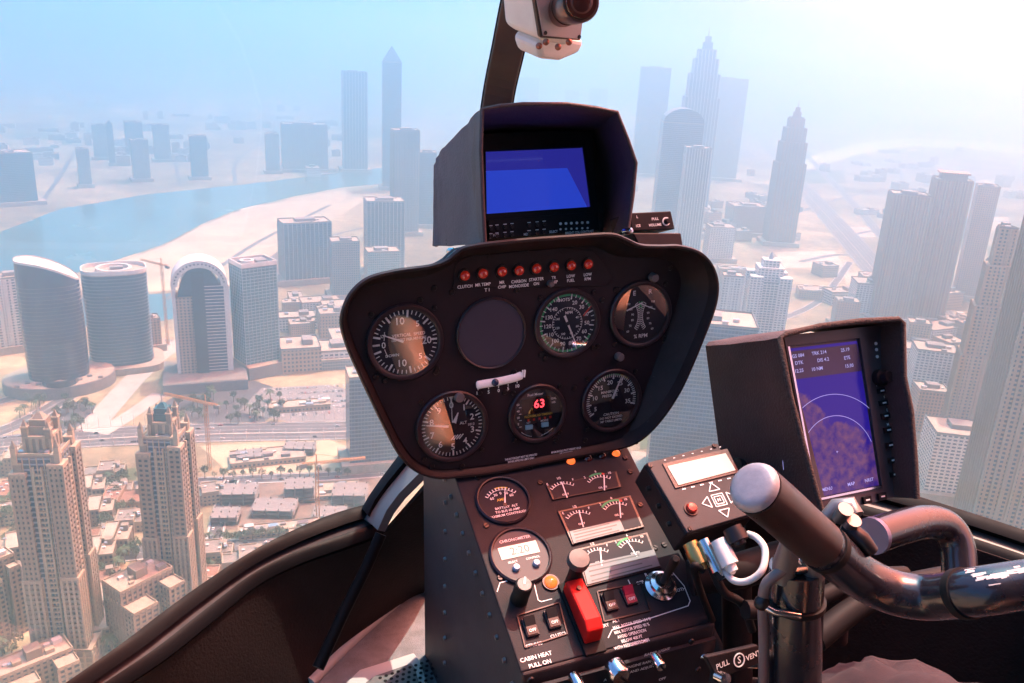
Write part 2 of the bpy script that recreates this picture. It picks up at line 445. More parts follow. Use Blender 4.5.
glassdark = mat('dark_glass', (0.012, 0.024, 0.05), rough=0.12, spec=0.5, var=0.4, vscale=0.06, rvar=0.05)
glasspurple = mat('plum_glass', (0.020, 0.018, 0.055), rough=0.15, spec=0.4, var=0.35, vscale=0.05, rvar=0.05)
glassteal = mat('teal_glass', (0.03, 0.11, 0.13), rough=0.15, spec=0.5, var=0.3, vscale=0.1)
steel = mat('rooftop_metal', (0.45, 0.46, 0.48), rough=0.4, metal=0.8)
F_blue = facade_mat('blue_curtain_wall', (0.16, 0.20, 0.25), (0.015, 0.04, 0.09), 3.8, 3.0, 0.3, 0.12)
F_grey = facade_mat('grey_tower_wall', (0.27, 0.26, 0.25), (0.03, 0.06, 0.10), 3.6, 3.4, 0.42, 0.38)
F_sand = facade_mat('sand_tower_wall', (0.40, 0.28, 0.19), (0.035, 0.055, 0.08), 3.5, 4.0, 0.48, 0.5)
F_rose = facade_mat('rose_tower_wall', (0.40, 0.23, 0.16), (0.05, 0.05, 0.07), 3.7, 3.6, 0.40, 0.42)
F_white = facade_mat('white_tower_wall', (0.66, 0.63, 0.58), (0.04, 0.07, 0.11), 3.5, 5.0, 0.5, 0.35)
F_teal = facade_mat('teal_grid_wall', (0.30, 0.36, 0.36), (0.02, 0.10, 0.12), 3.6, 3.2, 0.35, 0.3)

def spot(px, pyb, pyt, wpx, dr=0.8, rot=0.0):
    g = ground(px, pyb); d = proj(g)[2]; W = wpx * d / FPX
    W = W / (abs(math.cos(rad(rot))) + dr * abs(math.sin(rad(rot))))
    aw = Vector((g.x, g.y, 0)).normalized(); c = g + aw * W * dr * 0.5
    lo, hi = 1.0, 1500.0
    for _ in range(50):
        mid = (lo + hi) / 2
        if proj(c + Vector((0, 0, mid)))[1] > pyt: lo = mid
        else: hi = mid
    a = math.atan2(c.x, c.y)
    return Matrix.Translation(c) @ Matrix.Rotation(-a + rad(rot), 4, 'Z'), W, lo
def rect(w, d, cx=0, cy=0):
    return [(cx - w / 2, cy - d / 2), (cx + w / 2, cy - d / 2), (cx + w / 2, cy + d / 2), (cx - w / 2, cy + d / 2)]
def ell(w, d, n=28, p=2.0, cx=0, cy=0):
    o = []
    for i in range(n):
        t = 2 * PI * i / n; c, s = math.cos(t), math.sin(t)
        o.append((cx + w / 2 * math.copysign(abs(c) ** (2 / p), c), cy + d / 2 * math.copysign(abs(s) ** (2 / p), s)))
    return o
def grow(poly, k):
    n = len(poly); cx = sum(p[0] for p in poly) / n; cy = sum(p[1] for p in poly) / n
    out = []
    for x, y in poly:
        l = math.hypot(x - cx, y - cy); out.append((cx + (x - cx) * (l + k) / l, cy + (y - cy) * (l + k) / l))
    return out
def slabs(mb, poly, z0, z1, fl, th, proud, m):
    z = z0 + fl; q = grow(poly, proud)
    while z < z1 - 0.2:
        mb.prism(q, z - th, z, m); z += fl
def piers(mb, poly, z0, z1, bay, w, proud, m, ends=True):
    n = len(poly)
    for i in range(n):
        a = Vector(poly[i]); b = Vector(poly[(i + 1) % n]); L = (b - a).length; d = (b - a) / L; q = Vector((d.y, -d.x))
        k = max(1, round(L / bay))
        for j in range(0 if ends else 1, k + (0 if ends else 0)):
            c = a + d * (L * j / k); r = Matrix.Rotation(math.atan2(d.y, d.x), 3, 'Z')
            mb.box((c.x, c.y, (z0 + z1) / 2), (w, 2 * proud, z1 - z0), m, r)
def parapet(mb, poly, z, h, t, m):
    inner = grow(poly, -t); n = len(poly)
    vs = [(x, y, z) for x, y in poly] + [(x, y, z + h) for x, y in poly] + [(x, y, z + h) for x, y in inner] + [(x, y, z + .05) for x, y in inner]
    fs = []
    for i in range(n):
        j = (i + 1) % n
        fs += [(i, j, n + j, n + i), (n + i, n + j, 2 * n + j, 2 * n + i), (2 * n + i, 2 * n + j, 3 * n + j, 3 * n + i)]
    mb.add(vs, fs, m)
def plant_room(root, w, d, z, m=greystone, n=5, seed=1):
    r = random.Random(seed); b = MB()
    b.box((r.uniform(-.1, .1) * w, r.uniform(-.1, .1) * d, z + 2.2), (w * .42, d * .38, 4.4), m)
    for _ in range(n):
        s = r.uniform(1.6, 4.0); b.box((r.uniform(-.36, .36) * w, r.uniform(-.36, .36) * d, z + s * .4), (s * 1.5, s, s * .8), r.choice([steel, m, whitestone]))
    b.build('roof_plant', None, root)
def quick(name, label, px, pyb, pyt, wpx, wm, rot=0, dr=0.8, poly=None, taper=1.0, steps=None, top=None, group=None, fins=None, cat='tower', roof=rooflight):
    """a tower told mostly by its outline: stacked storeys, roof, rooftop plant, optional crown"""
    mw, W, h = spot(px, pyb, pyt, wpx, dr, rot)
    root = thing(name, label, cat, mw, group); D = W * dr
    hh = h * (1 - (top[1] if top else 0))
    steps = steps or [(1.0, 1.0)]
    b = MB(); z = 0; last = 1.0
    fp = poly(W, D) if poly else rect(W, D)
    for fr, sc in steps:
        q = [(x * sc, y * sc) for x, y in fp]
        b.prism(q, z, hh * fr, wm, taper); 
        if fins: piers(b, q, z, hh * fr, fins[0], fins[1], fins[2], fins[3])
        z = hh * fr; last = sc * taper
    b.build('facade', None, root)
    q = [(x * last, y * last) for x, y in fp]
    r = MB(); r.prism(grow(q, .4), hh, hh + .5, roof); parapet(r, grow(q, .4), hh + .5, 1.8, .6, greystone); r.build('roof', None, root)
    plant_room(root, W * last, D * last, hh + .5, greystone, 4, int(px * 7 + pyb))
    if top:
        t = MB(); kind = top[0]; tw = W * last
        if kind == 'spire':
            t.prism(rect(tw * .55, D * last * .55), hh + .5, hh + (h - hh) * .35, wm); t.prism(rect(tw * .34, D * last * .34), hh + (h - hh) * .35, hh + (h - hh) * .6, wm)
            t.cyl((0, 0), tw * .05, hh + (h - hh) * .6, h, 8, steel, tw * .012)
        elif kind == 'pyramid':
            t.prism(q, hh + 2.4, h, wm, 0.04)
        elif kind == 'arch':
            n = 14; pts = [(-tw / 2 * math.cos(PI * i / n), hh + (h - hh) * math.sin(PI * i / n)) for i in range(n + 1)]
            vs = [(x, -D * .45, zz) for x, zz in pts] + [(x, D * .45, zz) for x, zz in pts]
            fs = [tuple(range(n + 1)), tuple(range(2 * n + 1, n, -1))] + [(i, i + 1, n + 2 + i, n + 1 + i) for i in range(n)]
            t.add(vs, fs, wm)
        elif kind == 'cap':
            t.prism([(x * .7, y * .7) for x, y in q], hh + .5, hh + (h - hh) * .8, greystone); t.prism([(x * .82, y * .82) for x, y in q], hh + (h - hh) * .8, h, wm)
        t.build('crown', None, root)
    pb = MB(); pb.prism([(x * 1.35, y * 1.35) for x, y in fp], 0, 9, roof); pb.build('podium', None, root)
    return root, W, D, h

# --- far side of the creek (left), pale in the haze
quick('office_block', 'broad hazy office block at the left edge above the creek', 14, 206, 152, 44, F_blue, 10, .7)
quick('office_block', 'slim hazy tower between the left edge block and the creek bend', 86, 188, 149, 12, F_grey, 5, .9)
quick('office_tower', 'thin dark hazy tower with a mast behind the creek', 113, 166, 118, 6, F_blue, 0, 1, top=('spire', .12))
quick('office_block', 'low hazy block left of the thin mast tower', 103, 160, 125, 15, F_grey, 0, .8)
quick('apartment_tower', 'hazy tower at the creek side with a lower twin block behind it', 142, 182, 140, 17, F_grey, 8, .8)
quick('apartment_tower', 'hazy block behind the creek side tower', 136, 162, 122, 17, F_blue, 8, .8)
quick('apartment_tower', 'small hazy block just right of the creek side pair', 163, 162, 125, 16, F_grey, 4, .8)
quick('apartment_tower', 'lone hazy square tower on the far bank of the creek', 200, 180, 136, 17, F_blue, 4, .8)
quick('apartment_tower', 'hazy slim block at the left of the wide creek side group', 273, 174, 134, 14, F_grey, 6, .8)
quick('apartment_block', 'wide hazy block of joined slabs on the far creek bank', 305, 172, 124, 44, F_grey, 6, .5, fins=(14, 5, 2.5, greystone))
# --- middle distance, left of the hood
quick('office_tower', 'tall plain flat topped hazy tower left of the pointed one', 355, 172, 72, 25, F_blue, 6, .8, fins=(9, 1.2, 1.0, steel))
quick('office_tower', 'tall hazy tower with a pointed tip seen above the black pod', 391, 190, 46, 19, F_blue, 4, .9, top=('pyramid', .11))
quick('office_tower', 'hazy slab tower in front of the pointed tower', 404, 236, 130, 28, F_grey, 12, .7, fins=(8, 1.5, 1.0, greystone))
quick('office_tower', 'hazy narrow tower partly behind the hood flap', 424, 228, 152, 22, F_blue, 5, .8)
quick('apartment_block', 'blue twin block with a notched roof above the sandbank', 306, 284, 221, 52, F_blue, 14, .55, fins=(7, 1.2, .8, steel))
quick('office_tower', 'square blue tower behind the sandbank blocks', 384, 278, 200, 40, F_blue, 8, .7, fins=(6, 1, .7, steel))
quick('apartment_block', 'lower pale blue block between the twin block and square tower', 345, 300, 240, 30, F_grey, 8, .8)
quick('apartment_block', 'lower blue block below the square tower', 382, 302, 250, 36, F_teal, 12, .7)
quick('apartment_block', 'blue striped block half hidden by the lower left of the black pod', 372, 470, 372, 52, F_blue, 8, .7, cat='building')
# --- above and right of the hood
quick('office_tower', 'tiny hazy tower just right of the white camera bracket', 526, 122, 78, 22, F_blue, 4, .8)
quick('office_tower', 'tiny hazy stub tower left of the second one above the hood', 570, 120, 91, 14, F_blue, 4, .8)
quick('office_tower', 'tiny hazy square tower directly above the hood', 596, 122, 89, 19, F_blue, 4, .8)
quick('skyscraper', 'tallest hazy stepped skyscraper with a spired crown', 688, 212, 27, 36, F_blue, 6, .9, steps=[(.72, 1.0), (.86, .86), (.95, .68), (1, .5)], top=('spire', .12), fins=(8, 1.5, 1.2, steel))
quick('office_tower', 'flat topped hazy tower left of the tallest skyscraper', 645, 176, 68, 30, F_blue, 4, .8)
quick('office_tower', 'broad plain hazy tower right of the tallest skyscraper', 718, 180, 79, 34, F_grey, 4, .8)
quick('office_tower', 'round topped hazy tower close beside the hood', 668, 250, 108, 42, F_blue, 8, .7, top=('arch', .1))
quick('apartment_tower', 'hazy ribbed tower below the tallest skyscraper', 684, 268, 148, 26, F_grey, 8, .8, fins=(5, 1.2, 1, whitestone))
quick('office_tower', 'freestanding tapering rose grey tower with a stepped pointed crown beside the motorway', 777, 246, 100, 31, F_rose, 14, .8, taper=.92, steps=[(.66, 1.0), (.82, .86), (.93, .70), (1, .5)], top=('spire', .12), fins=(7, 1.4, 1.2, greystone))
quick('apartment_block', 'pale low block beyond the motorway tower', 742, 236, 205, 40, F_sand, 20, .8, cat='building')
mw, W, h = spot(757, 352, 252, 46, .9, 12)
rt = thing('apartment_tower', 'stepped pale tower with a wedding cake crown right of the black pod', 'tower', mw); D = W * .9
b = MB(); b.prism(rect(W * .94, D * .94), 0, h * .72, glassblue)
for sx in (-1, 1):
    for sy in (-1, 1): b.prism(rect(W * .3, D * .3, sx * W * .35, sy * D * .35), 0, h * .78, F_white)
b.prism(rect(W * .62, D * .62), h * .72, h * .86, F_white); b.prism(rect(W * .4, D * .4), h * .86, h * .93, F_white); b.cyl((0, 0), W * .07, h * .93, h, 10, steel, W * .02)
slabs(b, rect(W * .94, D * .94), 0, h * .72, 3.6, 1.3, .5, whitestone); piers(b, rect(W * .94, D * .94), 0, h * .72, 5, 1.0, .9, whitestone)
b.build('facade', None, rt)
b = MB(); b.prism(rect(W * 1.5, D * 1.5), 0, 14, rooflight); b.build('podium', None, rt)
quick('apartment_tower', 'narrow pale tower left of the stepped wedding cake tower', 722, 352, 275, 22, F_white, 10, .9, fins=(4, 1, .8, whitestone))
# --- right hand group
quick('skyscraper', 'rose brown square tower, taller of the pair on the right', 922, 322, 172, 36, F_rose, 12, .8, fins=(5, 1.4, 1.2, palestone), top=('cap', .05))
quick('skyscraper', 'rose brown ribbed tower left of its taller neighbour', 884, 322, 194, 38, F_rose, 12, .8, fins=(5, 1.4, 1.2, palestone))
quick('apartment_block', 'pale cubic block in front of the rose tower pair', 866, 318, 282, 42, F_white, 16, .8, cat='building')
def wedge(w, d):
    return [(-w / 2, -d / 2), (w / 2, -d / 2), (w * .3, d / 2), (-w * .3, d / 2)]
quick('skyscraper', 'pointed peach tower with a tapering top near the right edge', 948, 470, 228, 48, F_sand, 22, .8, poly=wedge, steps=[(.5, 1), (.7, .85), (.86, .66), (1, .42)], fins=(6, 1.2, 1, palestone))
quick('skyscraper', 'peach slab tower at the right edge behind the big one', 1000, 430, 206, 44, F_sand, 10, .7, fins=(5, 1.3, 1, palestone))
quick('skyscraper', 'big peach gridded tower filling the lower right edge', 990, 600, 170, 108, F_sand, 16, .9, fins=(7, 1.6, 1.3, palestone))
quick('apartment_block', 'low pale block with terraces in front of the pointed peach tower', 925, 398, 348, 46, F_white, 14, .8, cat='building')
quick('apartment_block', 'pale terrace block low beside the map display', 940, 500, 428, 62, F_white, 20, .9, cat='building')
quick('apartment_block', 'rose terrace block above the map display hood', 920, 440, 388, 36, F_rose, 20, .9, cat='building')
quick('office_block', 'big blue striped office block seen between the pod and the map display', 686, 492, 318, 92, F_blue, 6, .6, cat='building')

quick('apartment_tower', 'slim peach tower just left of the pointed peach tower', 968, 392, 262, 22, F_sand, 12, .9, fins=(5, 1.2, 1, palestone))
quick('apartment_tower', 'rose tower at the right edge behind the peach slab', 1012, 372, 190, 30, F_rose, 8, .9, fins=(5, 1.2, 1, palestone))
quick('office_tower', 'hazy rose tower behind the taller of the rose pair', 962, 300, 186, 22, F_rose, 10, .9)
quick('apartment_block', 'small rose block between the rose pair and the map display', 842, 330, 300, 26, F_rose, 14, .9, cat='building')
quick('apartment_block', 'pale terrace block at the right edge below the peach slab', 985, 452, 404, 34, F_white, 18, .9, cat='building')
quick('apartment_block', 'sand block just above the corner of the map display', 912, 356, 322, 24, F_sand, 12, .9, cat='building')
quick('apartment_block', 'sand block with a dark courtyard beside the terrace block', 958, 410, 372, 28, F_sand, 20, .9, cat='building')
quick('apartment_block', 'pale block between the motorway tower and the pod', 716, 262, 226, 30, F_white, 15, .9, cat='building')

# distant low blocks scattered over the desert plain
r7 = random.Random(77); lows = []
for k in range(4):
    o_ = MB(); W_, D_, H_ = ((60, 34, 16), (34, 28, 26), (90, 30, 12), (40, 40, 20))[k]
    o_.prism(rect(W_, D_), 0, H_, (F_white, F_sand, F_grey, F_sand)[k]); o_.prism(grow(rect(W_, D_), .5), H_, H_ + .8, rooflight); parapet(o_, grow(rect(W_, D_), .5), H_ + .8, 1.4, .8, greystone); o_.box((W_ * .2, 0, H_ + 3), (W_ * .25, D_ * .4, 5), greystone); o_.box((-W_ * .25, D_ * .1, H_ + 2), (6, 5, 3), steel)
    lows.append([o_.build('low_block'), 0])
def put_low(px, py, rot, region):
    k = r7.randrange(4); o_, u_ = lows[k]; q = o_ if not u_ else o_.copy()
    if u_: COL.objects.link(q)
    lows[k][1] = 1
    s = r7.uniform(.6, 1.25); q.matrix_world = Matrix.Translation(ground(px, py)) @ Matrix.Rotation(rad(rot), 4, 'Z') @ Matrix.Diagonal((s, s, r7.uniform(.6, 1.5), 1))
    tag(q, 'pale low block scattered %s' % region[0], 'building', region[1])
for (x0, x1, y0, y1, n_, region) in ((0, 340, 108, 176, 90, ('over the hazy plain beyond the creek', 'low blocks beyond the creek')), (440, 660, 112, 200, 30, ('in the haze behind the panel hood', 'low blocks behind the hood')), (700, 1020, 150, 240, 60, ('beside the motorway in the rosy haze', 'low blocks along the motorway')), (820, 1010, 250, 500, 34, ('between the rose towers on the right', 'low blocks among the rose towers')), (290, 350, 300, 372, 14, ('right of the teal gridded tower', 'low blocks near the teal tower'))):
    for _ in range(n_):
        x, y = r7.uniform(x0, x1), y0 + (y1 - y0) * r7.random() ** .8
        if x < 350 and y > 168 - (x / 350) * 8 + 0 and y < 300 and x < 290: continue
        if 740 < x < 905 and abs((x - 745) - (y - 125) * .9) < 34: continue
        put_low(x, y, r7.choice([20, 24, 110, 14]), region)

# --- the four landmark glass towers in front of the creek
mw, W, h = spot(62, 392, 258, 54, .75, 0); D = W * .75
rt = thing('sail_tower', 'curved dark plum glass tower with a sail shaped sloping top and round podium', 'tower', mw)
pl = ell(W, D, 36, 2.6); n = len(pl)
b = MB(); vs = []; fs = []
def sailtop(x): return h * (1.0 - 0.10 * ((x / W + .5) ** 2.0) * 1.6)
lv = 12
for k in range(lv + 1):
    for x, y in pl:
        t = k / lv; bul = 1 + .05 * math.sin(PI * t)
        vs.append((x * bul, y * bul, sailtop(x) * t))
for k in range(lv):
    for i in range(n): fs.append((k * n + i, k * n + (i + 1) % n, (k + 1) * n + (i + 1) % n, (k + 1) * n + i))
b.add(vs, fs, glasspurple); b.build('glass_wall', None, rt, smooth=40)
b = MB(); b.add([(x * .995, y * .995, sailtop(x) - .4) for x, y in pl], [tuple(range(n))], whitestone)
vs = [(x * 1.01, y * 1.01, sailtop(x) - 1.6) for x, y in pl] + [(x * 1.01, y * 1.01, sailtop(x) + .9) for x, y in pl]
b.add(vs, [(i, (i + 1) % n, n + (i + 1) % n, n + i) for i in range(n)], whitestone); b.build('roof', None, rt)
b = MB(); z = 4.2
while z < h * .82:
    b.prism(grow([(x * (1 + .05 * math.sin(PI * z / h)), y * (1 + .05 * math.sin(PI * z / h))) for x, y in pl], .18), z - .28, z, greystone); z += 4.2
b.build('floor_bands', None, rt)
b = MB(); b.prism(ell(W * 1.9, D * 2.0, 40), 0, 13, greystone); b.prism(ell(W * 1.86, D * 1.96, 40), 13, 13.6, rooflight)
b.ring((0, -D * .62), W * .2, W * .3, 13.6, 19, 30, glassdark)
for i in range(9): b.box((-W * .7 + i * W * .17, -D * .62 + (i % 2) * 8, 14.6), (5, 4, 2), greystone)
b.build('podium', None, rt)

mw, W, h = spot(124, 372, 271, 58, .72, 0); D = W * .72
rt = thing('drum_tower', 'rounded blue glass drum tower with banded floors and a flat ringed roof', 'tower', mw)
pl = ell(W, D, 40, 3.0)
b = MB(); b.prism(pl, 0, h, glassblue); b.build('glass_wall', None, rt, smooth=35)
b = MB(); slabs(b, pl, 0, h, 4.0, 1.0, .7, mat('band_grey', (0.10, 0.13, 0.17), rough=.5)); b.build('floor_bands', None, rt)
b = MB(); b.prism(grow(pl, .8), h, h + 1, rooflight); parapet(b, grow(pl, .8), h + 1, 4.5, 1.2, whitestone); b.ring((0, 0), W * .24, W * .28, h + 1, h + 5, 28, whitestone); b.box((3, 2, h + 3), (14, 9, 4), greystone); b.build('roof', None, rt)
b = MB(); b.prism(ell(W * 1.35, D * 1.5, 30, 4), 0, 8, rooflight); b.build('podium', None, rt)

mw, W, h = spot(206, 382, 257, 52, .55, 0); D = W * .55
rt = thing('arch_tower', 'blue glass tower under a white arched rim with a slim central shaft', 'tower', mw)
hb_ = h * .80; n = 20
b = MB(); b.prism(rect(W * .42, D, W * .24, 0), 0, hb_, glassblue); b.prism(rect(W * .34, D, -W * .28, 0), 0, hb_ * .88, F_sand)
b.prism(rect(W * .22, D * 1.16, -W * .03, -D * .02), 0, h * .9, glassdark)
slabs(b, rect(W * .42, D, W * .24, 0), 0, hb_, 3.8, .8, .4, whitestone)
ai = [(-W * .40 * math.cos(PI * i / n), hb_ * .8 + (h - hb_ * .8) * .86 * math.sin(PI * i / n)) for i in range(n + 1)]
b.add([(x, y, z) for y in (-D * .3, D * .36) for x, z in ai], [tuple(range(n + 1)), tuple(range(2 * n + 1, n, -1))] + [(i, i + 1, n + 2 + i, n + 1 + i) for i in range(n)], glassblue); b.build('glass_wall', None, rt)
arch = [(-W / 2 * math.cos(PI * i / n), hb_ + (h - hb_) * math.sin(PI * i / n)) for i in range(n + 1)]
inn = [(-W * .38 * math.cos(PI * i / n), hb_ + (h - hb_) * .72 * math.sin(PI * i / n)) for i in range(n + 1)]
b = MB(); vs = []; m_ = n + 1
for y in (-D * .56, D * .5):
    vs += [(x, y, z) for x, z in arch] + [(x, y, z) for x, z in inn]
fs = []
for i in range(n):
    fs += [(i, i + 1, m_ + i + 1, m_ + i), (2 * m_ + i, 3 * m_ + i, 3 * m_ + i + 1, 2 * m_ + i + 1), (i, 2 * m_ + i, 2 * m_ + i + 1, i + 1), (m_ + i, m_ + i + 1, 3 * m_ + i + 1, 3 * m_ + i)]
b.add(vs, fs, whitestone)
for i in range(1, n, 1): b.box((arch[i][0] * .88, -D * .57, hb_ + (arch[i][1] - hb_) * .87), (1.6, .6, 1.6), glassdark)
b.prism(rect(W * .1, D * 1.04, W * .47, 0), 0, hb_, whitestone); b.prism(rect(W * .06, D * 1.04, -W * .46, 0), 0, hb_, whitestone)
b.build('arch_rim', None, rt)
b = MB(); b.prism(rect(W * 1.5, D * 2.4, 0, -D * .3), 0, 12, greystone); b.prism(rect(W * 1.44, D * 2.3, 0, -D * .3), 12, 12.6, roofgrey); b.build('podium', None, rt)

mw, W, h = spot(258, 375, 264, 44, .8, 24); D = W * .8
rt = thing('office_tower', 'boxy teal gridded tower with open roof machinery on a broad pale podium', 'tower', mw)
b = MB(); b.prism(rect(W, D), 0, h, glassteal); b.build('glass_wall', None, rt)
b = MB(); slabs(b, rect(W, D), 0, h, 3.8, .9, .5, mat('teal_frame', (0.26, 0.36, 0.38), rough=.6)); piers(b, rect(W, D), 0, h, 4.5, .7, .7, mat('teal_frame', (0.26, 0.36, 0.38))); b.build('facade_grid', None, rt)
b = MB(); b.prism(grow(rect(W, D), .6), h, h + .8, roofgrey); parapet(b, grow(rect(W, D), .6), h + .8, 5, 1.5, whitestone)
b.ring((-W * .16, 0), W * .12, W * .19, h + .8, h + 6, 20, whitestone); b.box((W * .2, 0, h + 3), (W * .3, D * .5, 5), greystone)
for i in range(5): b.box((-W * .3 + i * W * .15, D * .3, h + 2), (3, 3, 3), steel)
b.build('roof', None, rt)
b = MB(); b.prism(rect(W * 2.0, D * 1.5, W * .45, -D * .1), 0, 15, greystone); b.prism(rect(W * 1.98, D * 1.48, W * .45, -D * .1), 15, 15.5, palestone); b.build('podium', None, rt)

quick('apartment_block', 'pale ribbed block cut by the left edge beside the sail tower', 18, 352, 276, 34, F_white, 6, .8, fins=(6, 2.5, 1.2, whitestone))
quick('apartment_block', 'small pale block behind the drum tower', 150, 352, 318, 24, F_sand, 8, .8, cat='building')

# --- the two sandstone towers close to the helicopter
def twin(px, pyb, pyt, wpx, rot, label, seed, cap):
    mw, W, h = spot(px, pyb, pyt, wpx, .92, rot); D = W * .92
    rt = thing('apartment_tower', label, 'tower', mw)
    hb = h * .86; fl = 3.45
    core = rect(W * .80, D * .80)
    b = MB(); b.prism(core, 0, hb, glassblue); b.build('glass_wall', None, rt)
    b = MB(); slabs(b, core, 0, hb, fl, 1.05, .45, mat('spandrel', (0.20, 0.26, 0.33), rough=.45, var=.2, vscale=.3)); piers(b, core, 0, hb, 3.6, .55, .6, palestone); b.build('spandrels', None, rt)
    b = MB(); s = MB(); r = random.Random(seed)
    tops = [hb * t for t in (.93, 1.0, .97, .985)]
    k = 0
    for sx in (-1, 1):
        for sy in (-1, 1):
            q = rect(W * .27, D * .27, sx * W * .365, sy * D * .365); zt = tops[k]; k += 1
            b.prism(q, 0, zt, glassdark)
            slabs(s, q, 0, zt, fl, 1.65, .55, sandstone); piers(s, q, 0, zt, 3.1, 1.45, .62, sandstone)
            s.prism(grow(q, .9), zt - 1.4, zt + 1.2, palestone); s.prism(grow(q, -2.2), zt + 1.2, zt + 6, sandstone); s.prism(grow(q, -1.8), zt + 6, zt + 6.8, palestone)
            # stepped shoulder lower down
            q2 = rect(W * .33, D * .33, sx * W * .375, sy * D * .375); z2 = hb * (.42 + .1 * r.random())
            slabs(s, q2, 0, z2, fl, 1.7, .5, sandstone); piers(s, q2, 0, z2, 3.3, 1.3, .6, palestone); s.prism(grow(q2, .7), z2 - 1, z2 + .8, palestone)
    for a in range(4):                       # a pier with balconies in the middle of each face
        rm = Matrix.Rotation(a * PI / 2, 3, 'Z'); hw = (D if a % 2 == 0 else W) * .42
        for off in (-.085, .085):
            s.box(rm @ Vector((off * W, -hw, hb * .48)), (W * .035, 2.6, hb * .96), palestone, rm)
        z = fl
        while z < hb * .94:
            s.box(rm @ Vector((0, -hw, z)), (W * .13, 2.2, 1.1), palestone, rm); z += fl
    b.build('window_glass', None, rt); s.build('stone_frame', None, rt)
    b = MB(); b.prism(grow(core, .5), hb, hb + 1, roofgrey); parapet(b, grow(core, .5), hb + 1, 1.6, .8, palestone); b.build('roof', None, rt)
    b = MB(); b.prism(rect(W * .5, D * .5), hb + 1, hb + (h - hb) * .42, sandstone); b.prism(rect(W * .54, D * .54), hb + (h - hb) * .42, hb + (h - hb) * .48, palestone)
    piers(b, rect(W * .5, D * .5), hb + 1, hb + (h - hb) * .42, 4, 1.6, .8, palestone)
    H_ = h - hb
    b.prism(rect(W * .36, D * .36), hb + H_ * .48, hb + H_ * .70, cap); b.prism(rect(W * .30, D * .30), hb + H_ * .70, hb + H_ * .86, cap); b.prism(rect(W * .22, D * .22), hb + H_ * .86, h, cap, .35)
    for sx in (-1, 1):
        for sy in (-1, 1):
            tz = hb + H_ * (.62 + .14 * r.random()); q = rect(W * .11, D * .11, sx * W * .215, sy * D * .215)
            b.prism(q, hb + H_ * .40, tz, sandstone); b.prism(grow(q, .5), tz, tz + .8, palestone); b.prism(grow(q, -.3), tz + .8, tz + 5, sandstone, .12)
            q = rect(W * .10, D * .10, sx * W * .40, sy * D * .40); tz = hb + H_ * (.25 + .12 * r.random()); b.prism(q, hb - 4, tz, palestone); b.prism(q, tz, tz + 4.5, sandstone, .12)
    b.cyl((0, 0), .5, h, h + 7, 6, steel, .1)
    b.build('crown', None, rt)
    b = MB()
    for i in range(6): b.box((r.uniform(-.3, .3) * W, r.choice([-.3, .3]) * D, hb + 2), (3.4, 2.6, 2.2), r.choice([steel, whitestone, greystone]))
    b.build('roof_plant', None, rt)
    b = MB(); q = rect(W * 1.35, D * 1.3); b.prism(q, 0, 16, sandstone); slabs(b, q, 0, 16, 4, .8, .4, palestone); piers(b, q, 0, 16, 5, 1.2, .5, palestone); b.prism(grow(q, -.8), 16, 16.5, rooflight); parapet(b, q, 16.5, 1.2, .8, palestone); b.build('podium', None, rt)
twin(74, 668, 412, 60, -24, 'nearest sandstone apartment tower at the lower left with a spiky all stone crown', 3, sandstone)
twin(181, 622, 402, 51, -22, 'second near sandstone apartment tower, slimmer and with teal glass in its spiky crown', 5, glassteal)

def lowblock(px, pyb, pyt, wpx, rot, label, dr=.8, wall=sandstone, name='apartment_building', seed=1, roofm=rooflight):
    mw, W, h = spot(px, pyb, pyt, wpx, dr, rot); D = W * dr; r = random.Random(seed)
    rt = thing(name, label, 'building', mw)
    b = MB(); s = MB(); g = MB()
    for q, zt in ((rect(W, D * .62, 0, D * .19), h), (rect(W * .45, D, -W * .275, 0), h * .8), (rect(W * .3, D * .9, W * .35, -D * .05), h * .9)):
        g.prism(grow(q, -.3), 0, zt - .5, glassdark); slabs(s, q, 0, zt, 3.5, 1.7, .0, wall); piers(s, q, 0, zt, 3.6, 1.6, .35, wall)
        b.prism(grow(q, .3), zt - 1.2, zt, palestone); b.prism(grow(q, -.9), zt, zt + .1, roofm); parapet(b, grow(q, .3), zt, 1.3, .7, palestone)
    g.build('window_glass', None, rt); s.build('wall', None, rt); b.build('roof', None, rt)
    p = MB()
    for i in range(7): 
        q = r.uniform(1.5, 4); p.box((r.uniform(-.4, .4) * W, r.uniform(0, .38) * D, h + q * .4), (q * 1.4, q, q * .8), r.choice([steel, whitestone, palestone]))
    p.box((0, D * .2, h + 3), (W * .22, D * .3, 6), wall)
    p.build('roof_plant', None, rt)
    return rt
lowblock(152, 660, 578, 74, 30, 'stepped sandstone apartment block with flat roof terraces at the foot of the slimmer near tower', .9, sandstone, seed=2)
lowblock(44, 712, 660, 74, 12, 'flat roofed block at the bottom left corner below the nearest tower', .7, sandstone, seed=4)
lowblock(8, 640, 560, 40, 20, 'sandstone block cut by the left edge beside the nearest tower', .8, sandstone, seed=6)
lowblock(262, 640, 590, 60, 18, 'low sandstone block beside the black window frame', .8, palestone, seed=8)
mw, W, h = spot(272, 418, 405, 30, .4, -6)

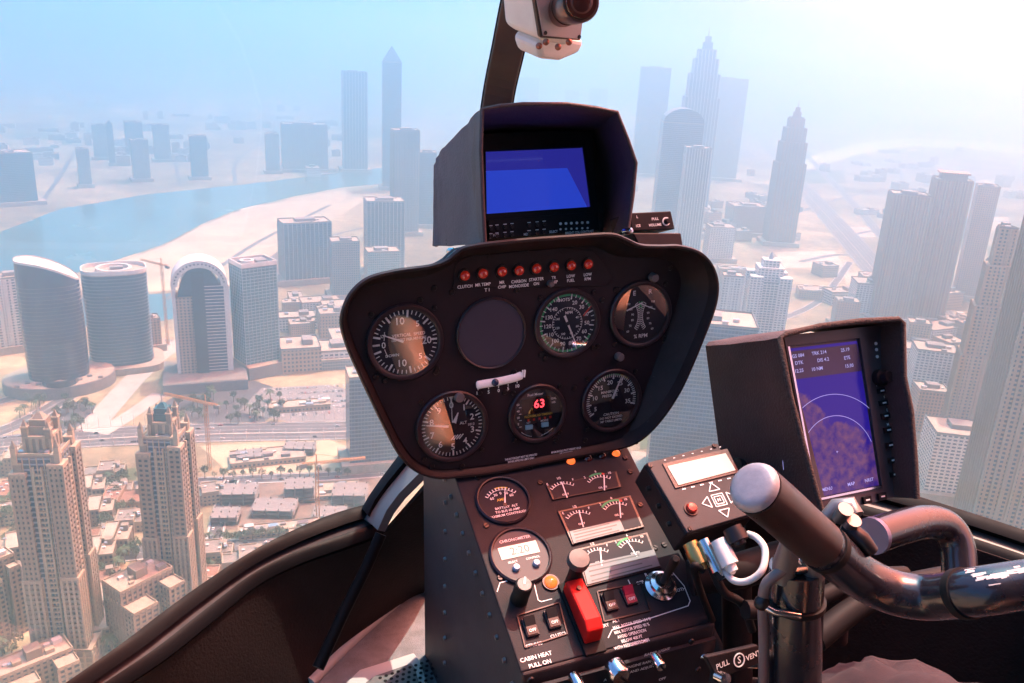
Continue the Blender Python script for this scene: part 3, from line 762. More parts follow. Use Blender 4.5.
# the sand coloured low quarter between and behind the two towers
def house(seed):
    r = random.Random(seed); wall_ = (sandstone, palestone, mat('ochre_render', (.30, .19, .11), rough=.9, var=.2, vscale=.2))[seed % 3]; rf_ = (rooflight, roofgrey, mat('terracotta_roof', (.22, .11, .07), rough=.9, var=.3, vscale=.3))[seed % 3]; rt = thing('low_house', None, 'house'); s = MB(); g = MB(); t = MB()
    W, D = r.uniform(20, 34), r.uniform(14, 22); H = r.choice([8, 11, 14])
    for q, zt in ((rect(W, D), H), (rect(W * .4, D * 1.25, W * r.uniform(-.3, .3), 0), H + 3.5)):
        g.prism(grow(q, -.3), 0, zt - .6, glassdark); slabs(s, q, 0, zt, 3.5, 2.0, 0, wall_); piers(s, q, 0, zt, 3.4, 1.7, .3, wall_)
        t.prism(grow(q, .25), zt - 1, zt, wall_); t.prism(grow(q, -.8), zt, zt + .1, rf_); parapet(t, grow(q, .25), zt, 1.1, .6, palestone)
    for i in range(4): t.box((r.uniform(-.4, .4) * W, r.uniform(-.3, .3) * D, H + 4.2), (2.2, 1.8, 1.4), r.choice([steel, whitestone]))
    t.box((W * .3, D * .3, H + 2.5), (5, 5, 5), sandstone)
    g.build('window_glass', None, rt); s.build('wall', None, rt); t.build('roof', None, rt)
    return rt
HOUSE_SPOTS = [(92, 500, 8), (112, 497, 5), (126, 505, -4), (100, 522, 6), (124, 528, 2), (92, 545, 8), (116, 550, 0), (208, 500, 10), (96, 590, 12), (112, 612, 5), (210, 560, 0), (222, 590, -5), (240, 612, 10), (246, 565, 5), (92, 640, 8), (20, 560, 15), (6, 585, 10), (20, 610, 8), (300, 556, 4), (8, 520, 10), (20, 500, 0),
               (18, 470, 5), (105, 478, 4), (215, 615, 12), (110, 640, 9), (285, 590, 0), (320, 568, 5), (100, 565, 3)]
protos = [house(21), house(22), house(23)]; used = [False] * 3
for i, (px, py, rt_) in enumerate(HOUSE_SPOTS):
    p = protos[i % 3]; o = p if not used[i % 3] else copy_tree(p); used[i % 3] = True
    g = ground(px, py); o.matrix_world = Matrix.Translation(g) @ Matrix.Rotation(rad(rt_ + 14), 4, 'Z')
    tag(o, 'low flat roofed sandstone house in the old style quarter around the two near towers', 'house', 'sandstone houses of the low quarter')
def mall(px, pyb, pyt, wpx, rot, dr, label, seed):
    mw, W, h = spot(px, pyb, pyt, wpx, dr, rot); D = W * dr; r = random.Random(seed); rt = thing('low_building', label, 'building', mw)
    b = MB(); b.prism(rect(W, D), 0, h, F_sand); b.build('wall', None, rt)
    b = MB(); b.prism(grow(rect(W, D), .4), h, h + .5, rooflight); parapet(b, grow(rect(W, D), .4), h + .5, 1.2, .8, palestone)
    for i in range(14): 
        q = r.uniform(2, 6); b.box((r.uniform(-.45, .45) * W, r.uniform(-.42, .42) * D, h + .5 + q * .3), (q * 1.6, q, q * .6), r.choice([steel, whitestone, greystone, palestone]))
    b.build('roof', None, rt)
mall(300, 412, 404, 60, 4, .3, 'long low sand coloured hall beside the car park', 3)
mall(268, 466, 455, 74, 3, .4, 'low pale site hall in front of the broad road', 4)
mall(330, 500, 490, 60, 2, .5, 'long flat roofed hall on the dark building site', 5)
mall(280, 536, 528, 80, 3, .25, 'narrow terrace of low roofs beyond the tree lined road', 6)
mall(880, 288, 276, 46, 18, .5, 'low hall beside the motorway', 7)
mall(815, 300, 289, 40, 10, .6, 'low hall under the stepped tower', 8)
mall(975, 330, 318, 40, 12, .6, 'low hall at the right edge beyond the rose towers', 9)
mall(730, 282, 268, 30, 12, .6, 'low hall close to the black pod on the right', 10)
for pts in ([(84, 600), (112, 597), (112, 606), (86, 610)], [(92, 487), (132, 484), (133, 489), (94, 492)], [(96, 660), (122, 654), (124, 664), (99, 671)], [(212, 640), (226, 638), (228, 646), (213, 648)]):
    o = flat('swimming_pool', pts, 0.6, poolm, 'bright blue swimming pool among the sandstone houses', kind='structure')

# cranes
yel = mat('crane_paint', (0.50, 0.22, 0.06), rough=.6)
def crane(px, pyb, pyt, jib, rot, label):
    g = ground(px, pyb); mw, W, h = spot(px, pyb, pyt, 4, 1, 0); rt = thing('tower_crane', label, 'crane', Matrix.Translation(g) @ Matrix.Rotation(rad(rot), 4, 'Z'))
    def lattice(b, p, q, s, n):
        p, q = Vector(p), Vector(q); d = (q - p).normalized(); u = Vector((0, 1, 0)) if abs(d.y) < .9 else Vector((1, 0, 0)); v = d.cross(u)
        cs = [(u * a + v * c) * s / 2 for a, c in ((1, 1), (1, -1), (-1, -1), (-1, 1))]
        for c in cs: b.tube([p + c, q + c], .28, 4)
        for k in range(n):
            for i in range(4): b.tube([p.lerp(q, k / n) + cs[i], p.lerp(q, (k + 1) / n) + cs[(i + 1) % 4]], .16, 3, cap=False)
    b = MB(); b.use(yel); lattice(b, (0, 0, 0), (0, 0, h), 2.4, 14); b.build('mast', None, rt)
    b = MB(); b.use(yel); lattice(b, (-jib * .3, 0, h), (jib, 0, h), 1.7, 16); b.tube([(0, 0, h), (0, 0, h + 8)], .6, 5); b.tube([(0, 0, h + 8), (jib * .7, 0, h + .8)], .15, 3); b.tube([(0, 0, h + 8), (-jib * .28, 0, h + .8)], .15, 3); b.build('jib', None, rt)
    b = MB(); b.box((-jib * .27, 0, h - 1.5), (6, 2.2, 3.4), greystone); b.build('counterweight', None, rt)
    b = MB(); b.box((1.6, -1.8, h - 1.4), (2, 1.8, 2.4), whitestone); b.build('cab', None, rt)
crane(168, 345, 264, 40, 150, 'tower crane standing left of the arched tower')
crane(210, 470, 402, 46, 160, 'orange tower crane right of the slimmer near sandstone tower')
crane(318, 520, 462, 40, 20, 'orange tower crane on the dark building site')

# building-site clutter: half built frames
def site_frame(px, py, W, D, n, rot):
    o = MB()
    for k in range(n + 1): o.box((0, 0, k * 3.6), (W, D, .4), greystone)
    for x in (-.45, -.15, .15, .45):
        for y in (-.45, 0, .45): o.box((x * W, y * D, n * 1.8 + .9), (.8, .8, n * 3.6 + 1.8), greystone)
    q = o.build('half_built_frame'); q.matrix_world = Matrix.Translation(ground(px, py)) @ Matrix.Rotation(rad(rot), 4, 'Z')
    return tag(q, 'half built concrete frame of bare slabs on the building sites', 'building', 'half built concrete frames')
for a in ((240, 500, 30, 20, 3, 8), (275, 512, 36, 22, 2, 3), (300, 498, 26, 20, 4, 12), (350, 500, 30, 24, 3, 5), (250, 460, 24, 18, 2, 20), (300, 452, 30, 16, 2, 4), (226, 520, 22, 18, 2, 8), (330, 515, 28, 18, 1, 6)): site_frame(*a)

# cars
carp = [mat('car_white', (0.75, 0.75, 0.74), rough=.3, coat=.5), mat('car_silver', (0.42, 0.43, 0.45), rough=.3, metal=.5), mat('car_dark', (0.04, 0.045, 0.06), rough=.3, coat=.5), mat('car_red', (0.40, 0.04, 0.03), rough=.3, coat=.5)]
tyre = mat('tyre_rubber', (0.02, 0.02, 0.02), rough=.9)
def car(k):
    b = MB(); L = 4.6
    b.prism([(-2.3, .35), (2.3, .35), (2.3, .75), (1.5, .95), (-2.0, 1.0), (-2.3, .8)], -.9, .9, carp[k])
    b.prism([(-1.9, .98), (1.1, .95), (.4, 1.5), (-1.3, 1.5)], -.78, .78, glassdark); b.prism([(-1.25, 1.5), (.38, 1.5), (.3, 1.55), (-1.2, 1.55)], -.75, .75, carp[k])
    for x in (-1.4, 1.4): b.cyl((x, .35), .35, -.92, .92, 10, tyre)
    for i, v in enumerate(b.v): b.v[i] = Vector((v.x, v.z, v.y))
    return b.build('parked_car')
cp = [car(k) for k in range(4)]; cu = [0] * 4
CN = ['white', 'silver', 'dark', 'red']
def put_car(p, rot, label, group):
    k = random.choices(range(4), (5, 3, 3, 1))[0]
    o = cp[k] if not cu[k] else cp[k].copy()
    if cu[k]: COL.objects.link(o)
    cu[k] = 1
    o.matrix_world = Matrix.Translation((p.x, p.y, -ALT + p.z)) @ Matrix.Rotation(rot, 4, 'Z')
    tag(o, label % CN[k], 'car', group % CN[k])
a0, a1 = ground(250, 418), ground(348, 412); dx = (a1 - a0); L = dx.length; dx /= L; dy = Vector((-dx.y, dx.x, 0))
for row in range(6):
    for k in range(int(L / 3.4)):
        if random.random() < .4: continue
        p = a0 + dx * (k * 3.4 + row * 6 * .5) + dy * (row * 15 + (k % 2) * .3); p.z = .22
        put_car(p, math.atan2(dy.y, dy.x) + (PI if random.random() < .5 else 0), '%s car parked in the rows of the grey car park', '%s cars in the car park')
for ps, wd in ROADS[:2] + ROADS[5:8] + ROADS[10:11]:
    for k in range(34 if wd > 40 else 16):
        i = random.randrange(1, len(ps) - 2); t = random.random(); p = ps[i].lerp(ps[i + 1], t); d = ps[i + 1] - ps[i]; d.z = 0; d.normalize()
        off = random.choice([-.36, -.2, .2, .36]) * wd; p = p + Vector((-d.y, d.x, 0)) * off; p.z = .45
        put_car(p, math.atan2(d.y, d.x), '%s car driving on the asphalt roads below', '%s cars on the roads')

# street lamps along the broad road
def street_lamp():
    rt = thing('street_lamp', 'grey twin armed street lamp on the kerb of the broad road', 'street lamp', None, 'street lamps along the broad road')
    q = MB(); q.tube([(0, 0, 0), (0, 0, 12)], [.22, .14], 6, steel); q.build('pole', None, rt)
    for s in (-1, 1):
        q = MB(); q.tube([(0, 0, 11.8), (s * 1.2, 0, 12.4), (s * 2.6, 0, 12.5)], .09, 5, steel); q.box((s * 2.9, 0, 12.45), (1.1, .45, .22), whitestone); q.build('lamp_arm', None, rt)
    return rt
sl = street_lamp(); ps, wd = ROADS[0]; first = True
for i in range(1, len(ps) - 1):
    for t in (0, .5):
        p = ps[i].lerp(ps[i + 1], t) if i + 1 < len(ps) else ps[i]
        if not -10 < proj(p)[0] < 400: continue
        d = ps[min(i + 1, len(ps) - 1)] - ps[i]; d.z = 0
        if d.length < .1: continue
        d.normalize(); q_ = Vector((-d.y, d.x, 0))
        for s in (-1, 1):
            o = sl if first else copy_tree(sl); first = False; c_ = p + q_ * s * (wd / 2 + 1.6)
            o.matrix_world = Matrix.Translation((c_.x, c_.y, -ALT)) @ Matrix.Rotation(math.atan2(d.y, d.x) + PI / 2, 4, 'Z')

# trees: real little crowns of leaf clumps on a trunk
leafm = mat('leaf_green', (0.045, 0.075, 0.028), rough=.8, var=.6, vscale=.6)
bark = mat('bark', (0.13, 0.09, 0.06), rough=.95)
def tree(seed, palm):
    r = random.Random(seed); rt = thing('palm_tree' if palm else 'street_tree', None, 'tree')
    H = r.uniform(7, 9) if palm else r.uniform(3.5, 5)
    b = MB(); b.tube([(0, 0, -.1), (.1, 0, H * .5), (0, .1, H)], [.32, .24, .18], 6, bark)
    if not palm:
        for i in range(4): 
            a = i * 1.6 + r.random(); b.tube([(0, 0, H * .7), (math.cos(a) * 1.3, math.sin(a) * 1.3, H + .8)], [.14, .05], 5)
    b.build('trunk', None, rt)
    c = MB()
    if palm:
        for i in range(13):
            a = i * 2.4; up = r.uniform(-.1, 1.0); pts = [Vector((math.cos(a) * t * 3.2, math.sin(a) * t * 3.2, H + up * t * 2.2 - 2.4 * t * t)) for t in (0, .35, .7, 1)]
            q = Vector((-math.sin(a), math.cos(a), 0))
            for j in range(3):
                w0, w1 = (.25, .55, .5, .08)[j], (.25, .55, .5, .08)[j + 1]
                c.add([pts[j] - q * w0, pts[j + 1] - q * w1, pts[j + 1] + q * w1 + Vector((0, 0, -.1)), pts[j] + q * w0 + Vector((0, 0, -.1))], [(0, 1, 2, 3)], leafm)
    else:
        for i in range(230):
            a = r.uniform(0, 2 * PI); e = math.acos(r.uniform(-.6, 1)); rr = r.uniform(.55, 1.0) * (2.6 + .8 * math.sin(3 * a + seed))
            p = Vector((math.cos(a) * math.sin(e) * rr, math.sin(a) * math.sin(e) * rr, H + 1.6 + math.cos(e) * rr * .8))
            n1 = Vector((r.gauss(0, 1), r.gauss(0, 1), r.gauss(0, 1))).normalized(); n2 = n1.orthogonal().normalized(); s = r.uniform(.3, .65)
            c.add([p - n1 * s, p - n2 * s * .6, p + n1 * s, p + n2 * s * .6], [(0, 1, 2, 3)], leafm)
    c.build('crown', None, rt)
    return rt
tp = [tree(1, False), tree(2, False), tree(3, True)]; tu = [0] * 3
def put_tree(px, py, k=None, s=1.0):
    k = random.choices(range(3), (3, 3, 2))[0] if k is None else k
    o = tp[k] if not tu[k] else copy_tree(tp[k]); tu[k] = 1
    g = ground(px, py); s *= random.uniform(.8, 1.35)
    o.matrix_world = Matrix.Translation(g) @ Matrix.Rotation(random.uniform(0, 6.28), 4, 'Z') @ Matrix.Scale(s, 4)
    if k < 2: tag(o, 'small dark green round street tree among the roads and sandstone houses', 'tree', 'round street trees')
    else: tag(o, 'small feathery palm tree among the roads and sandstone houses', 'tree', 'palm trees')
for k in range(34): put_tree(200 + k * 5.2 + random.uniform(-1, 1), 543 - k * .35 + random.uniform(-1, 1))
for k in range(30): put_tree(72 + k * 9.5, 484 - k * .3 + random.uniform(-1.5, 1.5), s=1.1)
for k in range(40): put_tree(168 + random.uniform(0, 120), 392 + random.uniform(0, 32), s=1.4)
for k in range(30): put_tree(20 + random.uniform(0, 75), 400 + random.uniform(0, 34), s=1.3)
for k in range(26): put_tree(205 + random.uniform(0, 120), 560 + random.uniform(-8, 40))
for k in range(90): put_tree(random.choice([random.uniform(84, 138), random.uniform(0, 24)]), random.uniform(486, 660), s=1.5)
for k in range(16): put_tree(random.uniform(640, 740), random.uniform(400, 450))
# ------------------------------------------------------------------ the cabin
blackpaint = mat('black_crackle_paint', (0.013, 0.009, 0.011), rough=0.55, spec=0.2, var=0.25, vscale=30, bump=0.25, bscale=900, wear=(0.10, 0.085, 0.08), wscale=40, wamt=0.02)
facepaint = mat('panel_face_paint', (0.013, 0.008, 0.012), rough=0.55, spec=0.25, var=0.2, vscale=25, bump=0.12, bscale=1200)
lippaint = mat('worn_black_edge', (0.016, 0.010, 0.011), rough=0.5, spec=0.3, var=0.3, vscale=60, wear=(0.30, 0.27, 0.26), wscale=120, wamt=0.06)
dialm = mat('dial_black', (0.012, 0.011, 0.022), rough=0.6, spec=0.3)
bezelm = mat('bezel_black', (0.018, 0.010, 0.015), rough=0.38, spec=0.5, bump=0.1, bscale=600)
paintw = mat('dial_white', (0.93, 0.93, 0.91), rough=0.6)
inkw = mat('engraved_white', (0.82, 0.80, 0.80), rough=0.7)
green = mat('dial_green', (0.05, 0.42, 0.16), rough=0.6)
yellow = mat('dial_yellow', (0.75, 0.55, 0.08), rough=0.6)
redm = mat('dial_red', (0.62, 0.03, 0.02), rough=0.5)
screwm = mat('black_screw', (0.03, 0.027, 0.03), rough=0.35, metal=0.7)
chrome = mat('chrome', (0.62, 0.62, 0.64), rough=0.18, metal=1.0, rvar=0.08, vscale=60)
brass = mat('brass', (0.55, 0.36, 0.13), rough=0.3, metal=1.0)
leather = mat('black_leatherette', (0.062, 0.036, 0.037), rough=0.55, spec=0.4, var=0.3, vscale=14, bump=0.6, bscale=420, wear=(0.075, 0.06, 0.06), wscale=18, wamt=0.05)
stitch = mat('pale_stitching', (0.45, 0.40, 0.40), rough=0.9)
redlamp = mat('red_lamp_lens', (0.30, 0.010, 0.008), rough=0.10, spec=0.6, coat=1.0, emit=(1.0, 0.05, 0.02), estr=0.07)
litlamp = mat('amber_lamp_lens', (0.6, 0.10, 0.02), rough=0.12, coat=1.0, emit=(1.0, 0.16, 0.03), estr=0.9)
darklamp = mat('dark_lamp_lens', (0.09, 0.008, 0.008), rough=0.12, coat=1.0)
lcdw = mat('pale_lcd', (0.34, 0.36, 0.35), rough=0.25)
lcdg = mat('lcd_ink', (0.08, 0.09, 0.09), rough=0.5)
greyplate = mat('grey_anodised_plate', (0.034, 0.032, 0.038), rough=0.5, metal=0.0, spec=0.2, var=0.25, vscale=20, bump=0.1, bscale=800, wear=(0.40, 0.38, 0.37), wscale=60, wamt=0.03)
conplate = mat('console_plate', (0.022, 0.021, 0.026), rough=0.55, metal=0.0, spec=0.14, var=0.3, vscale=18, bump=0.14, bscale=900, wear=(0.12, 0.115, 0.12), wscale=70, wamt=0.03)
rubber = mat('black_rubber', (0.010, 0.009, 0.010), rough=0.65, spec=0.2, var=0.3, vscale=30)
whiteplastic = mat('white_plastic', (0.75, 0.74, 0.72), rough=0.45)
def glass_mat(name, refl=0.10, tint=(1, 1, 1)):
    m = bpy.data.materials.new(name); m.use_nodes = True; nt = m.node_tree; nt.nodes.clear()
    o = nd(nt, 'ShaderNodeOutputMaterial'); t = nd(nt, 'ShaderNodeBsdfTransparent'); g = nd(nt, 'ShaderNodeBsdfGlossy')
    t.inputs['Color'].default_value = (*tint, 1); g.inputs['Roughness'].default_value = 0.01
    fr = nd(nt, 'ShaderNodeFresnel'); ge = nd(nt, 'ShaderNodeNewGeometry'); mi = nd(nt, 'ShaderNodeMapRange'); mi.inputs['To Min'].default_value = 1.45; mi.inputs['To Max'].default_value = 1 / 1.45
    nt.links.new(ge.outputs['Backfacing'], mi.inputs['Value']); nt.links.new(mi.outputs[0], fr.inputs['IOR'])
    mu = nd(nt, 'ShaderNodeMath', operation='MULTIPLY'); mu.inputs[1].default_value = refl
    mx = nd(nt, 'ShaderNodeMixShader')
    nt.links.new(fr.outputs[0], mu.inputs[0]); nt.links.new(mu.outputs[0], mx.inputs[0]); nt.links.new(t.outputs[0], mx.inputs[1]); nt.links.new(g.outputs[0], mx.inputs[2]); nt.links.new(mx.outputs[0], o.inputs[0])
    return m
coverglass = glass_mat('instrument_glass', 6.0)
paneglass = glass_mat('acrylic_windshield', 0.9, (0.965, 0.98, 0.985))

def hframe(o): return Plane(o, HU, HR)      # x right, y forward, z up in the helicopter
def hyaw(yw, t):
    h = -HF * math.cos(rad(yw)) + HR * math.sin(rad(yw)); return h * math.cos(rad(t)) + HU * math.sin(rad(t))
def hx(yw): return HR * math.cos(rad(yw)) + HF * math.sin(rad(yw))
def clockpt(c, r, deg): return (c[0] + r * math.sin(rad(deg)), c[1] + r * math.cos(rad(deg)))
def screw(b, c, z, r=.0032):
    b.cyl(c, r, z, z + .0014, 12, screwm, r * .8); b.box((c[0], c[1], z + .0014), (r * 1.5, r * .28, .0006), rubber, Matrix.Rotation(c[0] * 900, 3, 'Z'))

# ---------------------------------------------------------------- instrument panel
PN = Plane(P(491, 333, .90), hyaw(0, 3), HR)
panel = thing('instrument_panel', 'black instrument panel pod with round flight gauges and a row of red warning lamps', 'instrument panel', PN.m)
LIP = .042
outl = [(447, 259, 38), (456, 252, 40), (470, 245, 42), (520, 239, 42), (575, 235, 42), (612, 233, 42), (628, 238, 42), (642, 244, 42), (662, 245, 43), (681, 245, 44), (701, 251, 45), (714, 264, 46), (720, 284, 46), (717, 308, 46), (705, 340, 45), (693, 369, 43), (681, 394, 40), (666, 417, 34), (650, 435, 24), (636, 445, 16), (618, 451, 10), (560, 462, 6), (500, 474, 6), (459, 479, 6), (435, 480, 7), (414, 472, 8), (398, 455, 10), (383, 427, 12), (369, 398, 13), (356, 370, 14), (346, 347, 15), (340, 324, 17), (344, 304, 20), (354, 288, 24), (371, 276, 28), (400, 269, 32), (430, 265, 36)]
O3 = smooth_loop([(*PN.uv(a, b, z_ / 1000), z_ / 1000) for a, b, z_ in outl], 4)
O2 = [(v.x, v.y) for v in O3]; OZ = [v.z for v in O3]
def inset(poly, k):
    n = len(poly); out = []
    ar = sum(poly[i][0] * poly[(i + 1) % n][1] - poly[(i + 1) % n][0] * poly[i][1] for i in range(n)); s = 1 if ar > 0 else -1
    for i in range(n):
        a = Vector(poly[i - 1]); c = Vector(poly[(i + 1) % n]); d = (c - a).normalized(); q = Vector((-d.y, d.x)) * s
        out.append((poly[i][0] + q.x * k, poly[i][1] + q.y * k))
    return out
I2 = inset(O2, .0045); n = len(O2)
b = MB(); lv = [(inset(O2, .034), lambda z: -.035), (inset(O2, .012), lambda z: z - .022), (O2, lambda z: z - .004), (inset(O2, .0012), lambda z: z), (inset(O2, .0034), lambda z: z), (I2, lambda z: z - .003), (inset(O2, .011), lambda z: -.004)]
for poly, zf in lv: b.v += [Vector((x, y, zf(z_))) for (x, y), z_ in zip(poly, OZ)]
for k in range(len(lv) - 1):
    for i in range(n): b.f.append((k * n + i, k * n + (i + 1) % n, (k + 1) * n + (i + 1) % n, (k + 1) * n + i)); b.fm.append(0)
b.mats = [lippaint]; b.build('glare_hood', None, panel, smooth=50)
b = MB()
bk = inset(O2, .034); b.v = [Vector((x, y, -.035)) for x, y in bk] + [Vector((x * .86, y * .86, -.10)) for x, y in bk]; b.f = [tuple(range(n, 2 * n))] + [(i, (i + 1) % n, n + (i + 1) % n, n + i) for i in range(n)]; b.fm = [0] * len(b.f); b.mats = [blackpaint]
b.build('back_shell', None, panel, smooth=50)
b = MB(); b.prism(inset(O2, .0100), -.006, 0, facepaint); b.build('face_plate', None, panel)
# raised upper plate that carries the warning lamps
b = MB(); up = [PN.uv(*p) for p in ((452, 288), (456, 262), (470, 256), (560, 248), (592, 250), (604, 262), (612, 278), (606, 286))]
b.prism(up, 0, .0016, facepaint); b.build('lamp_strip', None, panel, bev=.0006)
b = MB()
for p in ((452, 292), (434, 288), (526, 252), (560, 252), (487, 256), (602, 300), (670, 268), (378, 318), (385, 380), (436, 372), (517, 290), (598, 346), (545, 358), (664, 340), (660, 376), (574, 388), (514, 372), (636, 442), (462, 466), (432, 466), (618, 290), (505, 392), (556, 440), (655, 420), (420, 300), (585, 440)):
    b = MB(); screw(b, PN.uv(*p), 0.0002); b.build('screw', None, panel)
LAMPS = [((464, 275), ['CLUTCH']), ((482, 273), ['MR TEMP']), ((501, 271), ['MR', 'CHIP']), ((518, 270), ['CARBON', 'MONOXIDE']), ((535.5, 268), ['STARTER', 'ON']), ((553, 266.5), ['TR', 'CHIP']), ((570, 265), ['LOW', 'FUEL']), ((587, 263.5), ['LOW', 'RPM'])]
def lamp(c, z, m, parent, r=.0052):
    b = MB(); b.lathe((c[0], c[1], z), [(r, 0), (r, .003), (r * .86, .0045), (r * .5, .006), (.0003, .0066)], 18, m)
    o = b.build('warning_lamp', None, parent, smooth=60)
    b = MB(); b.ring(c, r, r * 1.28, z, z + .0022, 22, screwm); b.build('lamp_ring', None, o, smooth=40)
    return o
let = MB()
for p, tx in LAMPS:
    c = PN.uv(*p); lamp(c, .0016, redlamp, panel)
    for i, s in enumerate(tx): let.text(s, (c[0], c[1] - .0118 - i * .0048), .0046, .0019, m=inkw, sx=.9)
for p, m_, s in (((570, 461), litlamp, 'ALT'), ((587, 458.5), darklamp, 'FUEL FILT'), ((601, 456), darklamp, 'OIL'), ((615, 453.5), litlamp, 'GOV-OFF')):
    c = PN.uv(*p); lamp(c, .0, m_, panel, .0054); let.text(s, (c[0], c[1] - .0108), .0042, .0004, m=inkw, sx=.85)
for p, ls in (((521, 457), ('THIS ROTORCRAFT MUST BE OPERATED', 'WITHIN APPROVED LIMITS ONLY')), ((566, 450), ('MINIMUM SOLO PILOT WEIGHT 150 LB', 'SEE HANDBOOK'))):
    c = PN.uv(*p); 
    for i, s in enumerate(ls): let.text(s, (c[0], c[1] - i * .0035), .0034, .0004, m=inkw, sx=.62)
c = PN.uv(487, 290); let.text('T I', c, .005, .0004, m=inkw)
let.build('panel_lettering', None, panel)

def gauge(name, px, py, R, bez=1.16, label=None, glass=True):
    c = PN.uv(px, py); B = R * bez
    b = MB(); b.lathe((c[0], c[1], 0), [(B, 0), (B, .003), (B - .0012, .0042), (R + .0012, .0042), (R, .0034), (R * .985, .0006)], 56, bezelm, cap=False)
    o = b.build(name, None, panel, smooth=40)
    if label: o['label'] = label
    b = MB(); b.cyl(c, R, .0001, .0006, 56, dialm); b.build('dial', None, o)
    if glass:
        b = MB(); b.add([(c[0] + R * math.cos(2 * PI * i / 56), c[1] + R * math.sin(2 * PI * i / 56), .0034) for i in range(56)], [tuple(range(56))], coverglass); b.build('cover_glass', None, o)
    if name != 'blank_cover':
        for a in (45, 135, 225, 315):
            b = MB(); screw(b, clockpt(c, B * 1.14, a), .0003, .0028); b.build('mounting_screw', None, o)
    return o, c
Zm = .0009
def ticks(b, c, R, a0, a1, n, ln, w, m=paintw, z=Zm):
    for i in range(n + 1):
        a = a0 + (a1 - a0) * i / n; b.bar(clockpt(c, R, a), clockpt(c, R - ln, a), w * 1.3, z, z + .0001, m)
def arc(b, c, R, w, a0, a1, m, z=Zm, n=30):
    for i in range(n):
        t0, t1 = a0 + (a1 - a0) * i / n, a0 + (a1 - a0) * (i + 1) / n
        q = [clockpt(c, R, t0), clockpt(c, R, t1), clockpt(c, R - w, t1), clockpt(c, R - w, t0)]
        b.add([(x, y, z) for x, y in q], [(0, 1, 2, 3)], m)
def needle(o, c, deg, L, w, tail=.2, m=paintw, z=.0018, w1=None, name='needle'):
    b = MB(); b.bar(clockpt(c, -L * tail, deg), clockpt(c, L, deg), w * 1.25, z, z + .0004, m, w * .35 if w1 is None else w1); b.cyl(c, max(w * .9, .0022), z, z + .0006, 16, bezelm); return b.build(name, None, o)

# vertical speed
o, c = gauge('vertical_speed_indicator', 405, 342, .0345); b = MB()
R = .0335; ticks(b, c, R, 90 - 165, 90 + 165, 40, .0042, .0008); ticks(b, c, R, -75, 255, 8, .0075, .0016)
ticks(b, c, R, -90, -90, 1, .0075, .0016)
for s, a in (('10', -12), ('5', 38), ('20', 92), ('5', 138), ('10', 192)): b.text(s, clockpt(c, .0225, a), .0105 if len(s) > 1 else .0085, Zm, m=paintw)
b.text('0', (c[0] - .0222, c[1] - .001), .009, Zm, m=paintw)
b.text('VERTICAL  SPEED', (c[0] + .004, c[1] + .0075), .0045, Zm, m=paintw); b.text('100 FEET PER MINUTE', (c[0] + .004, c[1] + .0028), .0038, Zm, m=paintw)
b.text('UP', (c[0] - .022, c[1] + .0085), .0045, Zm, m=paintw); b.text('DOWN', (c[0] - .014, c[1] - .0125), .0042, Zm, m=paintw)
b.bar((c[0] - .0215, c[1] + .004), (c[0] - .0205, c[1] + .013), .0007, Zm, Zm + .0001, paintw); b.bar((c[0] - .0215, c[1] - .005), (c[0] - .019, c[1] - .013), .0007, Zm, Zm + .0001, paintw)
b.build('scale', None, o); needle(o, c, -66, .0255, .0022, .02)
# blanked opening
o, c = gauge('blank_cover', 491, 333, .0365, 1.06, 'plain dark violet blanking disc without a scale', glass=False)
b = MB(); b.cyl(c, .0362, .0007, .0022, 56, mat('blank_violet', (0.028, 0.026, 0.046), rough=.75)); b.build('disc', None, o)
# airspeed
o, c = gauge('airspeed_indicator', 567, 323, .0335); b = MB()
R = .0325; arc(b, c, R, .0024, -82, 60, green); arc(b, c, R, .0024, 120, 290, green, n=40); ticks(b, c, R, 10, 340, 33, .0036, .0007); ticks(b, c, R, 10, 340, 11, .006, .0011)
b.bar(clockpt(c, .033, 60), clockpt(c, .020, 72), .0016, Zm + .0002, Zm + .0003, redm)
for i, s in enumerate(('20', '30', '40', '50', '60', '70', '80', '90', '100', '110', '120', '130', '140')): b.text(s, clockpt(c, .0235, 22 + i * 24.5), .0062, Zm, m=paintw)
b.text('KNOTS', (c[0] - .005, c[1] + .0262), .0048, Zm, m=paintw); b.text('MPH', (c[0] + .002, c[1] + .0115), .0045, Zm, m=paintw)
arc(b, c, .0178, .0004, 0, 360, paintw, n=40); ticks(b, c, .0178, 0, 340, 34, .0022, .0005)
for i, s in enumerate(('20', '40', '60', '80', '100', '120', '140')): b.text(s, clockpt(c, .0128, 20 + i * 46), .0036, Zm, m=paintw)
b.build('scale', None, o); needle(o, c, 158, .0275, .0022, .35)
# dual tachometer
o, c = gauge('dual_tachometer', 640, 314, .0335); b = MB()
b.text('E', (c[0] - .008, c[1] + .0245), .0075, Zm, m=paintw); b.text('R', (c[0] + .012, c[1] + .0245), .0075, Zm, m=paintw); b.text('% RPM', (c[0] + .001, c[1] - .0255), .0062, Zm, m=paintw)
for sx in (-1, 1):
    q = (c[0] + sx * .026, c[1] - .002)
    aa = (55, 125) if sx < 0 else (-125, -55)
    arc(b, q, .0235, .0006, *aa, paintw, n=16); ticks(b, q, .0235 + .004, aa[0], aa[1], 14, .004, .0006); arc(b, q, .030, .0016, aa[0] + (0 if sx < 0 else 52), aa[0] + (18 if sx < 0 else 70), green, n=6)
    for i, s in enumerate(('110', '100', '90', '80', '70', '60')): b.text(s, (c[0] + sx * (.0085 + .0028 * abs(i - 2.5)), c[1] + .013 - i * .0063), .0034, Zm, m=paintw)
b.build('scale', None, o)
